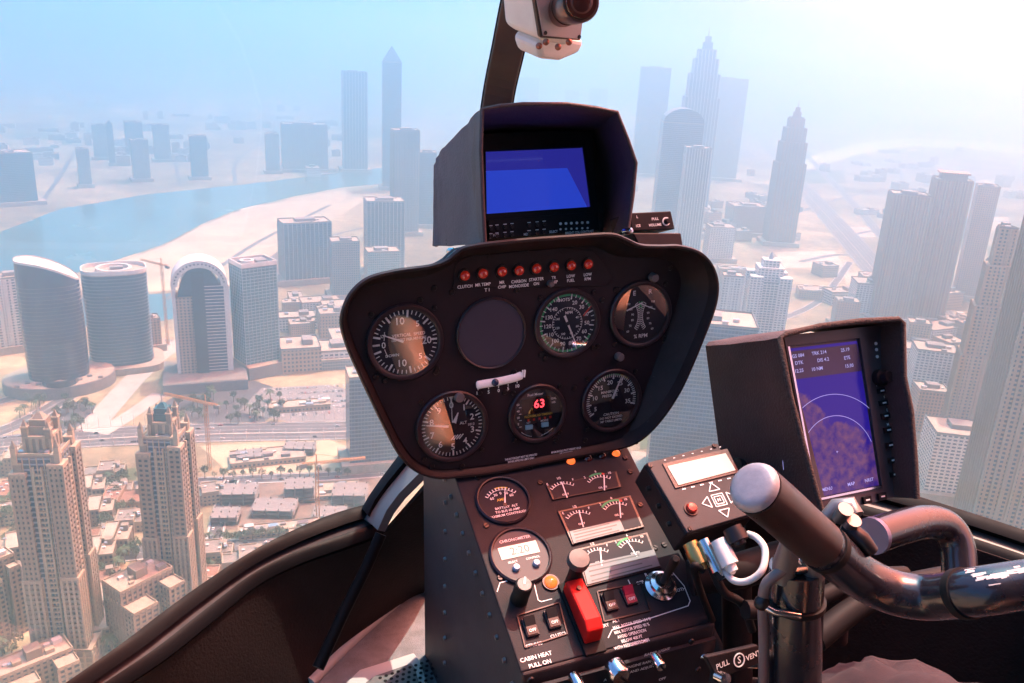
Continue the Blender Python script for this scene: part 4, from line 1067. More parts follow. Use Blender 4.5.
b = MB(); b.bar((c[0] - .018, c[1] + .006), (c[0] + .002, c[1] + .0135), .0014, .0018, .0021, paintw); b.build('needle', None, o); b = MB(); b.bar((c[0] + .018, c[1] + .004), (c[0] - .001, c[1] + .0125), .0012, .0018, .0021, paintw); b.build('needle', None, o)
# altimeter
o, c = gauge('altimeter', 452, 426, .0345); b = MB()
R = .0335; ticks(b, c, R, 0, 360, 50, .0038, .0007); ticks(b, c, R, 0, 360, 10, .0062, .0013)
for k in range(10): b.text(str(k), clockpt(c, .0235, k * 36), .0098, Zm, m=paintw)
b.text('ALT', (c[0] + .0125, c[1] + .002), .0045, Zm, m=paintw); b.text('1013', (c[0] + .021, c[1] - .001), .004, Zm, m=paintw)
b.prism([clockpt(c, .0335, -4), clockpt(c, .0335, 4), clockpt(c, .028, 0)], Zm, Zm + .0001, paintw)
for i in range(4): b.bar((c[0] - .002 + i * .003, c[1] - .0155), (c[0] + .003 + i * .003, c[1] - .0105), .0013, Zm, Zm + .0001, paintw)
b.build('scale', None, o)
needle(o, c, -79, .029, .0026, .12, z=.0017); needle(o, c, 24, .0165, .0052, .1, z=.0022, w1=.0008); needle(o, c, 0, .031, .0008, .0, z=.0014)
b = MB(); b.cyl(c, .0034, .0024, .003, 20, bezelm); b.build('needle_hub', None, o)
# slip indicator
cs = [PN.uv(*p) for p in ((476, 385), (484, 383.5), (499, 381), (514, 377.5), (522, 374.5))]
root_c = PN.uv(499, 380)
pth = smooth_path([(x, y, .0012) for x, y in cs], 6)
b = MB(); b.tube(pth, [.0028, .0042] + [.0046] * (len(pth) - 4) + [.0042, .0028], 14, paintw); 
for i in range(len(b.v)): b.v[i].z = .0012 + (b.v[i].z - .0012) * .5
o = b.build('slip_indicator', None, panel, smooth=60)
b = MB(); cb = PN.uv(494, 381.5); b.ball((cb[0], cb[1], .0036), .0042, 16, mat('slip_ball', (0.02, 0.025, 0.07), rough=.15, coat=1), (1, 1, .6)); b.build('slip_ball', None, o, smooth=60)
b = MB()
for k, (p, s) in enumerate((((478, 392), '10'), ((488.5, 391), '5'), ((498.5, 389.5), '0'), ((508, 387.5), '5'), ((517, 385), '10'))):
    q = PN.uv(*p); b.text(s, (q[0], q[1] - .0012), .0052, .0005, m=paintw); b.bar((q[0], q[1] + .0022), (q[0], q[1] + .0042), .0008, .0004, .0006, paintw)
for dx in (0, .0024): 
    q = PN.uv(521, 373); b.bar((q[0] + dx, q[1] - .004), (q[0] + dx + .001, q[1] + .004), .0012, .0022, .0042, paintw)
b.build('scale', None, o)
# digital carbon monoxide / fuel computer
o, c = gauge('digital_meter', 537, 413, .0290, 1.18, 'round black digital meter with red figures and two blue buttons', glass=True); b = MB()
scr = MB(); scr.prism([(c[0] - .019, c[1] + .0005), (c[0] + .0155, c[1] + .0005), (c[0] + .0155, c[1] + .0185), (c[0] - .019, c[1] + .0185)], .0007, .0010, mat('meter_window', (0.02, 0.004, 0.006), rough=.2)); scr.build('display_window', None, o)
seg = mat('red_led', (0.5, 0.02, 0.02), emit=(1.0, 0.05, 0.07), estr=2.4)
b.text('63', (c[0] + .0025, c[1] + .0105), .0135, .0012, m=seg); b.build('readout', None, o)
b = MB(); b.text('Fuel Meter', (c[0] - .002, c[1] + .0222), .0042, Zm, m=paintw)
b.text('GAL', (c[0] + .0198, c[1] + .0145), .0035, Zm, m=paintw); b.text('HR', (c[0] + .0198, c[1] + .010), .0035, Zm, m=paintw)
for i, s in enumerate(('FLO', 'REM', 'USD', 'TIM', 'END')): b.text(s, (c[0] - .012 + i * .0066, c[1] - .0025), .0036, Zm, m=yellow); b.bar((c[0] - .012 + i * .0066, c[1] - .0068), (c[0] - .0095 + i * .0066, c[1] - .0068), .0026, Zm, Zm + .0001, redm)
for i in range(4): b.text(('60', '40', '20', 'E')[i], (c[0] - .0225, c[1] + .013 - i * .0075), .0034, Zm, m=paintw); b.bar((c[0] - .0215, c[1] + .0095 - i * .0075), (c[0] - .0185, c[1] + .0095 - i * .0075), .0006, Zm, Zm + .0001, paintw)
arc(b, c, .0275, .0006, 138, 170, paintw); arc(b, c, .0275, .0006, 195, 225, paintw); b.text('SET', (c[0] - .0105, c[1] - .0098), .0032, Zm, m=paintw); b.text('MODE', (c[0] + .0085, c[1] - .0098), .0032, Zm, m=paintw)
b.build('lettering', None, o)
bb = mat('pale_blue_button', (0.30, 0.62, 0.80), rough=.4)
for dx in (-.0105, .0085):
    b = MB(); b.prism([(c[0] + dx - .0042, c[1] - .0168), (c[0] + dx + .0042, c[1] - .0168), (c[0] + dx + .0042, c[1] - .0116), (c[0] + dx - .0042, c[1] - .0116)], .0007, .0032, bb); b.build('button', None, o, bev=.0004)
# manifold pressure
o, c = gauge('manifold_pressure_gauge', 611, 400, .0325); b = MB()
R = .0315; ticks(b, c, R, -120, 105, 45, .0038, .0007); ticks(b, c, R, -120, 105, 9, .0062, .0014); arc(b, c, .0318, .0022, -38, 22, green); arc(b, c, .0318, .0022, 22, 42, yellow); arc(b, c, .0318, .0022, 42, 46, redm)
for i, s in enumerate(('5', '10', '15', '20', '25', '30', '35')): b.text(s, clockpt(c, .0215, -112 + i * 35.5), .0072, Zm, m=paintw)
b.text('MANIFOLD', (c[0] - .002, c[1] + .0105), .0045, Zm, m=paintw); b.text('PRESSURE', (c[0] - .002, c[1] + .0058), .0045, Zm, m=paintw)
for i, s in enumerate(('CAUTION', 'DO NOT EXCEED', 'MP TABLE LIMITS')): b.text(s, (c[0], c[1] - .0165 - i * .0042), .0044 if i == 0 else .0036, Zm, m=paintw)
b.build('scale', None, o); needle(o, c, 24, .0295, .0024, -.08)
# small knobs and studs on the face
for p, r in (((652, 277), .0052), ((458, 396), .0055), ((618, 356), .0048), ((549, 283), .0035)):
    q = PN.uv(*p); kn = MB(); kn.lathe((q[0], q[1], 0), [(r, 0), (r, .006), (r * .8, .008), (.0002, .0082)], 18, mat('grey_stud', (0.10, 0.095, 0.10), rough=.45)); kn.build('stud', None, panel, smooth=40)

# ---------------------------------------------------------------- hooded monitor on top of the panel
MN = Plane(P(537, 182, 1.02), hyaw(0, 13), HR)
mon = thing('hooded_monitor', 'blue video monitor inside a black leatherette sun hood on top of the panel', 'monitor', MN.m)
scq = MN.poly([(485, 152), (582, 148), (590, 209), (486, 214)])
b = MB(); b.prism(scq, -.001, .0004, mat('blue_screen', (0.01, 0.015, 0.06), rough=.12, spec=.6, coat=.6, emit=(0.030, 0.075, 0.78), estr=.42)); scm = b.build('screen', None, mon)
b = MB(); b.prism(MN.poly([(485, 152), (582, 148), (590, 209), (587, 207), (567, 168), (486, 171)]), .0005, .0007, mat('painted_screen_shade', (.01, .01, .04), rough=.12, coat=.6, emit=(.035, .035, .46), estr=.36)); b.build('painted_reflection', None, scm)  # hood reflection painted as a darker glowing band over the screen
x0, y0 = MN.uv(482, 238); x1, y1 = MN.uv(592, 142)
x0 = scq[0][0] - .012; x1 = scq[1][0] + .014; yb = MN.uv(540, 236)[1]; yt = scq[0][1] + .02
bz = MB(); 
for q in ([(x0, yt), (x1, yt), (x1, scq[1][1] + .001), (x0, scq[1][1] + .001)], [(x0, scq[1][1] + .001), (scq[0][0], scq[1][1] + .001), (scq[3][0] + .0, scq[3][1]), (x0, scq[3][1])], [(scq[1][0], scq[1][1] + .001), (x1, scq[1][1] + .001), (x1, scq[3][1]), (scq[2][0], scq[3][1])], [(x0, scq[3][1]), (x1, scq[3][1]), (x1, yb), (x0, yb)]):
    bz.prism(q, -.02, .003, blackpaint)
bz.build('bezel', None, mon)
b = MB(); b.prism([(x0 - .004, yt), (x1 + .004, yt), (x1 + .004, yb - .004), (x0 - .004, yb - .004)], -.07, -.021, blackpaint); b.build('case', None, mon, bev=.004)
# control strip under the screen
b = MB(); s1 = MN.poly([(487, 220), (592, 212), (598, 231), (488, 239)], .003)
b.prism(s1, .003, .007, blackpaint); b.build('control_strip', None, mon, bev=.0008)
b = MB(); l = MB()
for i, px in enumerate((489, 495, 503, 510, 527, 535, 542)):
    for dy in (0, 8):
        q = MN.uv(px, 229 - i * .45 + dy - (px - 489) * .035); b = MB(); b.cyl(q, .0021, .007, .0095, 10, screwm); b.build('button', None, mon, smooth=40); l.bar((q[0] - .002, q[1] + .0036), (q[0] + .0022, q[1] + .0036), .0009, .0072, .0074, inkw)
for i in range(6):
    for k in range(2):
        q = MN.uv(558 + i * 5.4, 224 + k * 5.5 - i * .25); l.cyl(q, .0013 if k else .0017, .007, .0082, 8, inkw)
for p, s in (((525, 234.5), 'MENU'), ((551, 232), 'SELECT'), ((577, 232.5), 'BRIGHT COL CONTRAST'), ((494, 235.5), 'F1 F3')):
    q = MN.uv(*p); l.text(s, q, .0042, .0074, m=inkw, sx=.8)
l.build('lettering', None, mon)
# the leatherette hood: a bent sheet from the monitor case forward to its open front edge
HD = .115
front = [(485, 243), (483, 205), (481, 150), (482, 109), (500, 106), (523, 104), (567, 104), (595, 108), (617, 112), (628, 140), (636, 163), (633, 195), (628, 229)]
fr = [MN.uv(a, c_, HD) for a, c_ in front]
bx0, bx1 = x0 - .006, x1 + .022
backp = [(bx0, yb - .004), (bx0, yb + .02), (bx0, yt - .03), (bx0 + .004, yt + .004), (bx0 + .02, yt + .006), (bx0 + .05, yt + .007), (bx0 + .08, yt + .007), (bx1 - .025, yt + .006), (bx1 - .008, yt + .003), (bx1 + .004, yt - .025), (bx1 + .006, (yt + yb) / 2), (bx1 + .004, yb + .02), (bx1, yb - .004)]
def sheet(rows, th, m, name, parent, smooth=35):
    """rows: list of lists of points; gives the sheet a real thickness"""
    R, C = len(rows), len(rows[0]); me = MB()
    nrm = []
    for i in range(R):
        for j in range(C):
            a = Vector(rows[min(i + 1, R - 1)][j]) - Vector(rows[max(i - 1, 0)][j]); c_ = Vector(rows[i][min(j + 1, C - 1)]) - Vector(rows[i][max(j - 1, 0)])
            nrm.append(a.cross(c_).normalized())
    pts = [Vector(p) for r_ in rows for p in r_]
    vs = [p + q * th / 2 for p, q in zip(pts, nrm)] + [p - q * th / 2 for p, q in zip(pts, nrm)]; N = R * C; fs = []
    for i in range(R - 1):
        for j in range(C - 1):
            a, c_, d, e = i * C + j, i * C + j + 1, (i + 1) * C + j + 1, (i + 1) * C + j
            fs += [(a, c_, d, e), (N + e, N + d, N + c_, N + a)]
    edge = [j for j in range(C)] + [i * C + C - 1 for i in range(1, R)] + [(R - 1) * C + j for j in range(C - 2, -1, -1)] + [i * C for i in range(R - 2, 0, -1)]
    for k in range(len(edge)): a, c_ = edge[k], edge[(k + 1) % len(edge)]; fs.append((a, N + a, N + c_, c_))
    me.add(vs, fs, m); return me.build(name, None, parent, smooth=smooth)
rr = random.Random(5)
rows = []
for k in range(9):
    t = k / 8; row = []
    for (fx, fy), (bx, by) in zip(fr, backp):
        sag = math.sin(PI * t) * .002
        row.append((bx + (fx - bx) * t + rr.gauss(0, .0006), by + (fy - by) * t - sag + rr.gauss(0, .0006), -.03 + (HD + .03) * t))
    rows.append(row)
b = MB(); b.prism([(x, y) for x, y in backp], -.034, -.0295, leather); b.build('back_board', None, mon)
hood = sheet(rows, .0032, leather, 'sun_hood', mon, smooth=25)
b = MB(); b.use(stitch)
seam = [Vector((x, y, HD)) for x, y in fr]
for i in range(len(seam) - 1):
    a, c_ = seam[i], seam[i + 1]; L = (c_ - a).length; k = max(1, int(L / .0065))
    for j in range(k):
        p, q = a.lerp(c_, (j + .15) / k), a.lerp(c_, (j + .7) / k)
        cen = Vector((sum(v.x for v in seam) / len(seam), sum(v.y for v in seam) / len(seam), HD)); inn = (cen - p).normalized() * .001
        b.tube([p + inn + Vector((0, 0, .0005)), q + inn + Vector((0, 0, .0005))], .00042, 5)
b.build('stitching', None, hood)
b = MB(); b.tube([(x, y, HD) for x, y in fr], .0021, 8, leather); b.build('piping', None, hood, smooth=60)
# flap of the hood folded outwards on the left
fl = MB(); A = [MN.L(483, 112, .92), MN.L(448, 147, 1.03), MN.L(437, 163, 1.055), MN.L(436, 246, 1.05), MN.L(473, 244, .96), MN.L(485, 240, .92)]
top = smooth_path([MN.L(482.5, 110, .905), MN.L(466, 128, .965), MN.L(449, 146, 1.02), MN.L(441, 155, 1.045), MN.L(437, 168, 1.06)], 4)
bot = smooth_path([MN.L(485, 242, .905), MN.L(473, 244, .96), MN.L(452, 246, 1.02), MN.L(443, 246, 1.045), MN.L(436, 246, 1.06)], 4)
rows = [[top[j].lerp(bot[j], i / 6) + Vector((rr.gauss(0, .0007) - .003, rr.gauss(0, .0005), 0)) for j in range(len(top))] for i in range(7)]
flap = sheet(rows, .003, mat('grey_leatherette', (0.10, 0.085, 0.095), rough=.6, spec=.4, var=.2, vscale=12, bump=.5, bscale=420), 'hood_flap', mon, smooth=30)
b = MB(); b.use(stitch)
for i in range(26):
    p = top[9].lerp(bot[9], (i + .1) / 26) + Vector((-.004, 0, .0035)); q = top[9].lerp(bot[9], (i + .65) / 26) + Vector((-.004, 0, .0035)); b.tube([p, q], .0005, 5, mat('dark_seam', (.02, .015, .02), rough=.9))
b.build('seam', None, flap)
for p in ((452, 251), (629, 231)):
    b = MB(); q = MN.L(p[0], p[1], .935); b.lathe(q, [(.0036, -.01), (.0036, .004), (.002, .006), (.0002, .0062)], 14, chrome); b.build('mounting_stud', None, mon, smooth=40)

# small control box on the right of the hood
BX = Plane(P(654, 222, .98), hyaw(0, 18), HR)
bx = thing('intercom_box', 'small black control box with a round knob beside the monitor hood', 'control box', BX.m)
b = MB(); b.prism(BX.poly([(629, 213), (671, 211), (675, 229), (632, 231)]), -.05, 0, blackpaint); b.build('case', None, bx, bev=.0012)
b = MB(); b.prism(BX.poly([(633, 233), (681, 233), (683, 245), (640, 247)], .012), -.05, .012, lippaint); b.build('bracket', None, bx, bev=.0012)
b = MB(); q = BX.uv(666, 221.5); b.ring(q, .0036, .005, 0, .0008, 22, inkw); b.lathe((*q, 0), [(.0034, 0), (.003, .007), (.0002, .0072)], 16, blackpaint); b.build('knob', None, bx, smooth=40)
b = MB()
for p, s in (((655, 219), 'PULL'), ((655, 225), 'VOLUME'), ((637, 217), 'L'), ((638, 226), 'ICS')): b.text(s, BX.uv(*p), .0042, .0005, m=inkw)
b.build('lettering', None, bx)

# ---------------------------------------------------------------- centre console
CN = Plane(P(503, 501, .92), hyaw(0, 62), HR)
con = thing('centre_console', 'black centre console with switches, small gauges and a red guarded switch', 'console', CN.m)
fpz = [CN.uv(*p) for p in ((456, 480), (623, 450), (712, 617), (520, 672))]
xl, xr = fpz[3][0] + .001, fpz[2][0]; yt_, yb_ = .040, min(fpz[2][1], fpz[3][1])
xr = max(fpz[1][0], fpz[2][0]) + .002
plate = [(xl, yb_), (xr, yb_), (xr, yt_ + .02), (xl, yt_ + .02)]
b = MB(); b.prism(plate, -.004, 0, conplate); b.build('face_plate', None, con, bev=.0012)
# body below the plate: side outline in (forward, up) turned into the console frame
def cv(r, f, u): 
    return CN.loc(HR * r + HF * f + HU * u)
e0 = CN.o + CN.x * xl + CN.y * yb_; e1 = CN.o + CN.x * xl + CN.y * (yt_ + .02)
F0, U0, F1, U1 = e0.dot(HF), e0.dot(HU), e1.dot(HF), e1.dot(HU)
RL = e0.dot(HR); RR = (CN.o + CN.x * xr + CN.y * yb_).dot(HR)
prof = [(F0 - .002, U0 - .003), (F0 + .01, U0 - .09), (F0 + .03, -.98), (F1 + .17, -.98), (F1 + .12, U1 - .02), (F1 + .03, U1 + .02), (F1, U1 - .003)]
def sidebox(p, r0, r1, m, name, parent, bev=0.0):
    k = len(p); q = MB()
    q.add([cv(r0, f, u) for f, u in p] + [cv(r1, f, u) for f, u in p], [tuple(range(k)), tuple(range(2 * k - 1, k - 1, -1))] + [(i, (i + 1) % k, k + (i + 1) % k, k + i) for i in range(k)], m)
    return q.build(name, None, parent, bev=bev)
dull = mat('worn_brown_black_paint', (0.050, 0.040, 0.041), rough=.55, spec=.25, var=.35, vscale=9, bump=.15, bscale=500, wear=(.22, .18, .17), wscale=22, wamt=.05)
sidebox(prof, RL + .001, RR - .001, dull, 'console_body', con, .002)
b = MB(); b.use(screwm)
for k in range(11):
    for dz in (.012,):
        t = k / 10; f = F0 + (F1 - F0) * t + .02; u = U0 + (U1 - U0) * t - .03
        v = cv(RL, f, u); w_ = cv(RL - .003, f, u); b = MB(); b.tube([v, w_], [.0032, .0024], 10, mat('rivet', (.16, .13, .13), rough=.35, metal=.7)); b.build('rivet', None, con, smooth=40)
for k in range(9):
    v = cv(RL, F1 + .02 + .004 * k, U1 - .06 - .04 * k); w_ = cv(RL - .003, F1 + .02 + .004 * k, U1 - .06 - .04 * k); b = MB(); b.tube([v, w_], [.0032, .0024], 10, MATS['rivet']); b.build('rivet', None, con, smooth=40)
Z = .0005
# ammeter
def cgauge(name, px, py, R):
    c = CN.uv(px, py); q = MB(); q.lathe((*c, 0), [(R * 1.1, 0), (R * 1.1, .003), (R * 1.04, .0045), (R, .0042), (R * .98, .0008)], 44, bezelm, cap=False); o = q.build(name, None, con, smooth=40)
    q = MB(); q.cyl(c, R, .0003, .0008, 44, dialm); q.build('dial', None, o); return o, c
o, c = cgauge('ammeter', 503, 501, .0275); b = MB()
q = (c[0], c[1] - .006); arc(b, q, .020, .0005, -50, 50, paintw); ticks(b, q, .023, -50, 50, 10, .003, .0008); arc(b, q, .0235, .0018, -12, 25, yellow)
for i, s in enumerate(('60', '30', '0', '30', '60')): b.text(s, clockpt(q, .0155, -46 + i * 23), .0046, Zm, m=paintw)
b.text('AMP', (c[0] - .002, c[1] + .0015), .0046, Zm, m=yellow)
for i, s in enumerate(('BATTERY  ALT', 'TO BUS 60 AMP', 'MAXIMUM CONTINUOUS')): b.text(s, (c[0] + .001, c[1] - .0085 - i * .0045), .0040, Zm, m=paintw)
b.build('scale', None, o); needle(o, q, 18, .022, .0014, 0)
for p in ((478, 478), (486, 526), (540, 483), (630, 472), (640, 505), (655, 548), (500, 578), (664, 545), (625, 458), (530, 468)): 
    sb = MB(); screw(sb, CN.uv(*p), .0002, .0034); sb.build('screw', None, con)
# cluster windows
def window(q, name, gauges, plate_q, greenat=None):
    u = CN.poly(q); g = MB(); g.prism(u, .0002, .0022, bezelm); o = g.build(name, None, con, bev=.0006)
    g = MB(); cx = sum(p[0] for p in u) / 4; cy = sum(p[1] for p in u) / 4
    g.prism([(cx + (x - cx) * .93, cy + (y - cy) * .88) for x, y in u], .0024, .0026, dialm); g.build('dial', None, o)
    g = MB()
    for k, (px, py, deg, ga) in enumerate(gauges):
        c = CN.uv(px, py); c = (c[0], c[1] - .011)
        ticks(g, c, .0215, -42, 42, 8, .0032, .0007, z=.0028); arc(g, c, .0185, .0004, -42, 42, paintw, z=.0028)
        if ga: arc(g, c, .0240, .0022, ga[0], ga[1], green, z=.0028); arc(g, c, .0240, .0022, ga[1], ga[1] + 8, redm, z=.0028)
        for i, s in enumerate(('0', 'F', '4')): g.text(('E', '1/2', 'F')[i] if k == 0 else ('2', '6', '10')[i], clockpt(c, .0262, -36 + i * 36), .0040, .0028, m=paintw)
        g.text(('FUEL', 'OIL PSI', 'CYL', 'OIL F')[(k + px) % 4], (c[0], c[1] + .0045), .0034, .0028, m=paintw)
        g.bar(c, clockpt(c, .021, deg), .0013, .003, .0033, paintw)
    g.build('scale', None, o)
    if plate_q:
        g = MB(); v = CN.poly(plate_q); g.prism(v, .0026, .0032, mat('grey_label_plate', (.20, .20, .22), rough=.5, var=.1, vscale=60)); 
        a = Vector(v[3]); bb_ = Vector(v[2]); t_ = Vector(v[0]) 
        for r_ in range(4):
            y = a.lerp(t_, (r_ + .5) / 4); y2 = bb_.lerp(Vector(v[1]), (r_ + .5) / 4)
            g.bar(y.lerp(y2, .06), y.lerp(y2, .9 - .12 * (r_ % 2)), .0013, .0033, .0034, lcdg)
        g.build('label_plate', None, o)
window([(546, 487), (616, 472), (621, 488), (552, 501)], 'gauge_cluster', [(563, 491, 4, None), (600, 484, 22, (-25, 15))], None)
window([(557, 512), (630, 496), (644, 528), (572, 546)], 'gauge_cluster', [(579, 520, 8, None), (616, 511, 20, (-42, 20))], [(569, 533), (619, 521), (624, 532), (573, 545)])
window([(574, 550), (647, 533), (661, 568), (586, 588)], 'gauge_cluster', [(597, 558, 18, None), (632, 549, -8, (-42, 0))], [(582, 567), (653, 551), (659, 567), (587, 586)])
# chronometer
o, c = cgauge('chronometer', 520.5, 556, .0298); b = MB()
b.cyl(c, .0292, .0008, .0012, 44, mat('chrono_face', (.10, .095, .10), rough=.6, spec=.3)); b.build('face', None, o)
b = MB(); b.prism([(c[0] - .021, c[1] - .001), (c[0] + .021, c[1] - .001), (c[0] + .021, c[1] + .013), (c[0] - .021, c[1] + .013)], .0012, .0018, lcdw); b.text('2:20', (c[0] + .001, c[1] + .0058), .0125, .0019, m=lcdg); b.build('display', None, o)
b = MB(); b.text('CHRONOMETER', (c[0], c[1] + .0190), .0046, .0016, m=paintw); b.text('SELECT', (c[0] - .0105, c[1] - .0055), .0032, .0016, m=paintw); b.text('CONTROL', (c[0] + .0115, c[1] - .0055), .0032, .0016, m=paintw); b.build('lettering', None, o)
for dx in (-.0095, .0125):
    b = MB(); b.lathe((c[0] + dx, c[1] - .013, .0012), [(.0038, 0), (.0038, .003), (.003, .0042), (.0002, .0045)], 16, mat('steel_blue_button', (.30, .42, .55), rough=.35)); b.build('button', None, o, smooth=40)
# amber lamp
c = CN.uv(550.5, 583); o = lamp(c, 0, litlamp, con, .0068)
# black knob with a worn white top
c = CN.uv(519, 599); b = MB(); b.lathe((*c, 0), [(.009, 0), (.0085, .012), (.0088, .016), (.0088, .027), (.0078, .029), (.0002, .0295)], 24, rubber); o = b.build('dimmer_knob', None, con, smooth=40)
b = MB(); b.cyl(c, .0068, .0294, .0302, 24, mat('worn_knob_top', (.16, .155, .155), rough=.5, var=.3, vscale=200)); b.bar(c, (c[0] + .003, c[1] + .0066), .0018, .0302, .0306, paintw); b.build('pointer', None, o)
# rocker switches
def rocker(px, py, m, up, tx, tm=inkw):
    c = CN.uv(px, py); w, h = .0105, .0165
    b = MB(); b.prism([(c[0] - w * .62, c[1] - h * .58), (c[0] + w * .62, c[1] - h * .58), (c[0] + w * .62, c[1] + h * .58), (c[0] - w * .62, c[1] + h * .58)], 0, .0035, bezelm); o = b.build('rocker_switch', None, con, bev=.0007)
    b = MB(); zt, zb = (.0095, .0045) if up else (.0045, .0095)
    b.add([(c[0] + sx * w / 2, c[1] + sy * h / 2, z) for sx in (-1, 1) for sy, z in ((-1, .0035), (-1, zb), (0, .0052), (1, zt), (1, .0035))], [(0, 1, 2, 3, 4), (9, 8, 7, 6, 5), (0, 5, 6, 1), (1, 6, 7, 2), (2, 7, 8, 3), (3, 8, 9, 4)], m); b.build('rocker', None, o)
    b = MB(); rt = Matrix.Rotation(0, 3, 'X'); b.text(tx, (c[0], c[1] - h * .30), .0042, (zb + .0052) / 2 + .0014 if not up else .0058, m=tm); b.build('lettering', None, o)
    return o
rk = mat('rocker_black', (.018, .017, .018), rough=.35)
rocker(530, 628, rk, True, 'OFF'); rocker(552, 620, rk, True, 'OFF'); rocker(609, 603, rk, True, 'OFF'); o = rocker(628.5, 597, mat('rocker_red', (.40, .015, .05), rough=.35), True, 'OFF'); o['label'] = 'crimson rocker switch'
for q in ([(517, 616), (559, 603), (567, 634), (525, 648)], [(597, 592), (641, 583), (650, 611), (604, 622)]):
    u = CN.poly(q); fr_ = MB()
    for i in range(4): fr_.bar(u[i], u[(i + 1) % 4], .0012, .0002, .0016, screwm)
    fr_.build('switch_frame', None, con)
# red guarded switch
c = CN.uv(573, 598); d_ = CN.uv(590, 640)
g0 = MB(); ax = (Vector((d_[0] - c[0], d_[1] - c[1]))); L = .058; w = .0090
def gp(x, t, z): return (c[0] + x, c[1] + .010 - t, z)
pr_ = [(.0, .004), (.0, .020), (.018, .024), (.046, .027), (.056, .023), (.060, .004)]
g0.add([gp(-w, t, z) for t, z in pr_] + [gp(w, t, z) for t, z in pr_], [tuple(range(6)), tuple(range(11, 5, -1))] + [(i, (i + 1) % 6, 6 + (i + 1) % 6, 6 + i) for i in range(6)], mat('guard_red', (.50, .012, .010), rough=.6, spec=.2, coat=.0, var=.12, vscale=80))
gd = g0.build('switch_guard', None, con, bev=.0022); gd['label'] = 'bright red flip-up switch cover'
g0 = MB(); g0.prism([gp(-w - .002, -.006, 0)[:2], gp(w + .002, -.006, 0)[:2], gp(w + .002, .070, 0)[:2], gp(-w - .002, .070, 0)[:2]], 0, .004, rubber); g0.build('base_plate', None, gd, bev=.0006)
g0 = MB(); g0.cyl(gp(0, .012, 0)[:2], .0022, .022, .0250, 14, screwm); g0.build('hinge_pin', None, gd)
# push-pull lever with round knob above the guard
c = CN.uv(573, 585); 
lv_ = MB(); p0 = Vector((c[0], c[1], 0)); p1 = p0 + Vector((-.001, .006, .035)); lv_.tube([p0, p0.lerp(p1, .4), p1], [.0095, .0075, .006], 16, rubber); o = lv_.build('mixture_lever', None, con, smooth=40)
b = MB(); b.lathe((p1.x, p1.y, p1.z - .002), [(.008, 0), (.0112, .002), (.0115, .006), (.0102, .010), (.0002, .0108)], 26, mat('grey_knob', (.055, .052, .056), rough=.5, var=.2, vscale=100)); b.build('knob', None, o, smooth=50)
# magneto key switch
c = CN.uv(660, 587); b = MB(); b.lathe((*c, 0), [(.0165, 0), (.0165, .003), (.0125, .005), (.0125, .010), (.0085, .0115), (.0085, .0135), (.0002, .0137)], 32, chrome); o = b.build('magneto_switch', None, con, smooth=40)
kl = MB(); k0 = CN.L(663, 584, .80); tip = P(675, 560, .765); k1 = CN.loc(tip); k0 = Vector((c[0], c[1], .012)); kl.tube([k0, k0.lerp(k1, .5), k1, k1 + (k1 - k0) * .06], [.0038, .0040, .0046, .0026], 12, rubber); kl.build('key_lever', None, o, smooth=50)
# engraved lines and lettering
l = MB()
def eline(pts):
    u = CN.poly(pts)
    for i in range(len(u) - 1): l.bar(u[i], u[i + 1], .0009, .0002, .0005, inkw)
eline([(497, 592), (500, 583), (532, 575), (538, 600), (541, 602), (552, 599)]); eline([(632, 588), (628, 580)]); eline([(645, 620), (688, 606), (690, 601), (684, 586), (672, 572)]); eline([(612, 630), (645, 620)]); eline([(608, 638), (612, 630)])
for p, s, z in (((536, 657), 'CABIN HEAT', .0056), ((540, 664), 'PULL ON', .0056), ((534, 645), 'STROBE', .0046), ((559, 635), 'CLUTCH', .0046), ((616, 621), 'ALT', .0046), ((600, 627), 'BATTERY', .0046), ((511, 579), 'PANEL', .0042), ((640, 583), 'OFF', .0048), ((646, 575), 'R', .005), ((672, 574), 'L', .005), ((680, 590), 'BOTH', .0048), ((638, 643), 'IGNITION', .0046)):
    l.text(s, CN.uv(*p), z, .0004, m=inkw)
for i, s in enumerate(('MAX. ROTOR SPEED 104 %', 'MIN. ROTOR SPEED 90 %', 'AVOID OPERATION', 'BELOW 400 FT', 'WITH REDUCED LOADS')):
    q = CN.uv(630, 624 + i * 5.2); l.text(s, (q[0] + .002, q[1]), .0044, .0004, m=inkw, sx=.8)
for p, s in (((518, 480), ''), ((520, 540), '')): pass
l.build('lettering', None, con)
# lower front face with knobs
LF = Plane(HR * ((RL + RR) / 2) + HF * (F0 - .0035) + HU * (U0 - .05), -HF + HU * -.11, HR)
lf = MB(); hw_ = (RR - RL) / 2 - .004; lf.prism([(-hw_, -.16), (hw_, -.16), (hw_, .036), (-hw_, .036)], -.002, .002, conplate)
def to_con(bm): 
    for i, v in enumerate(bm.v): bm.v[i] = CN.loc(LF.o + LF.x * v.x + LF.y * v.y + LF.n * v.z)
to_con(lf); fo = lf.build('lower_plate', None, con)
for px, py, r, m_ in ((618, 672, .0105, chrome), (658, 662, .006, chrome), (577, 682, .0055, chrome)):
    k = MB(); q = LF.uv(px, py, .01); k.lathe((q[0], q[1], .002), [(r, 0), (r, .012), (r * .8, .015), (.0003, .0152)], 20, m_); k.bar(q, (q[0] + r * .6, q[1] - r * .6), .002, .0172, .0185, rubber); to_con(k); k.build('knob', None, fo, smooth=40)
k = MB()
for p, s in (((640, 662), 'ENGINE RANGE'), ((641, 667), 'AND ADJUST'), ((656, 650), 'RADIO LIGHT'), ((661, 677), 'OFF'), ((576, 673), 'AUX'), ((577, 678), 'OFF'), ((604, 678), 'A')):
    k.text(s, LF.uv(*p), .0046, .0026, m=inkw)
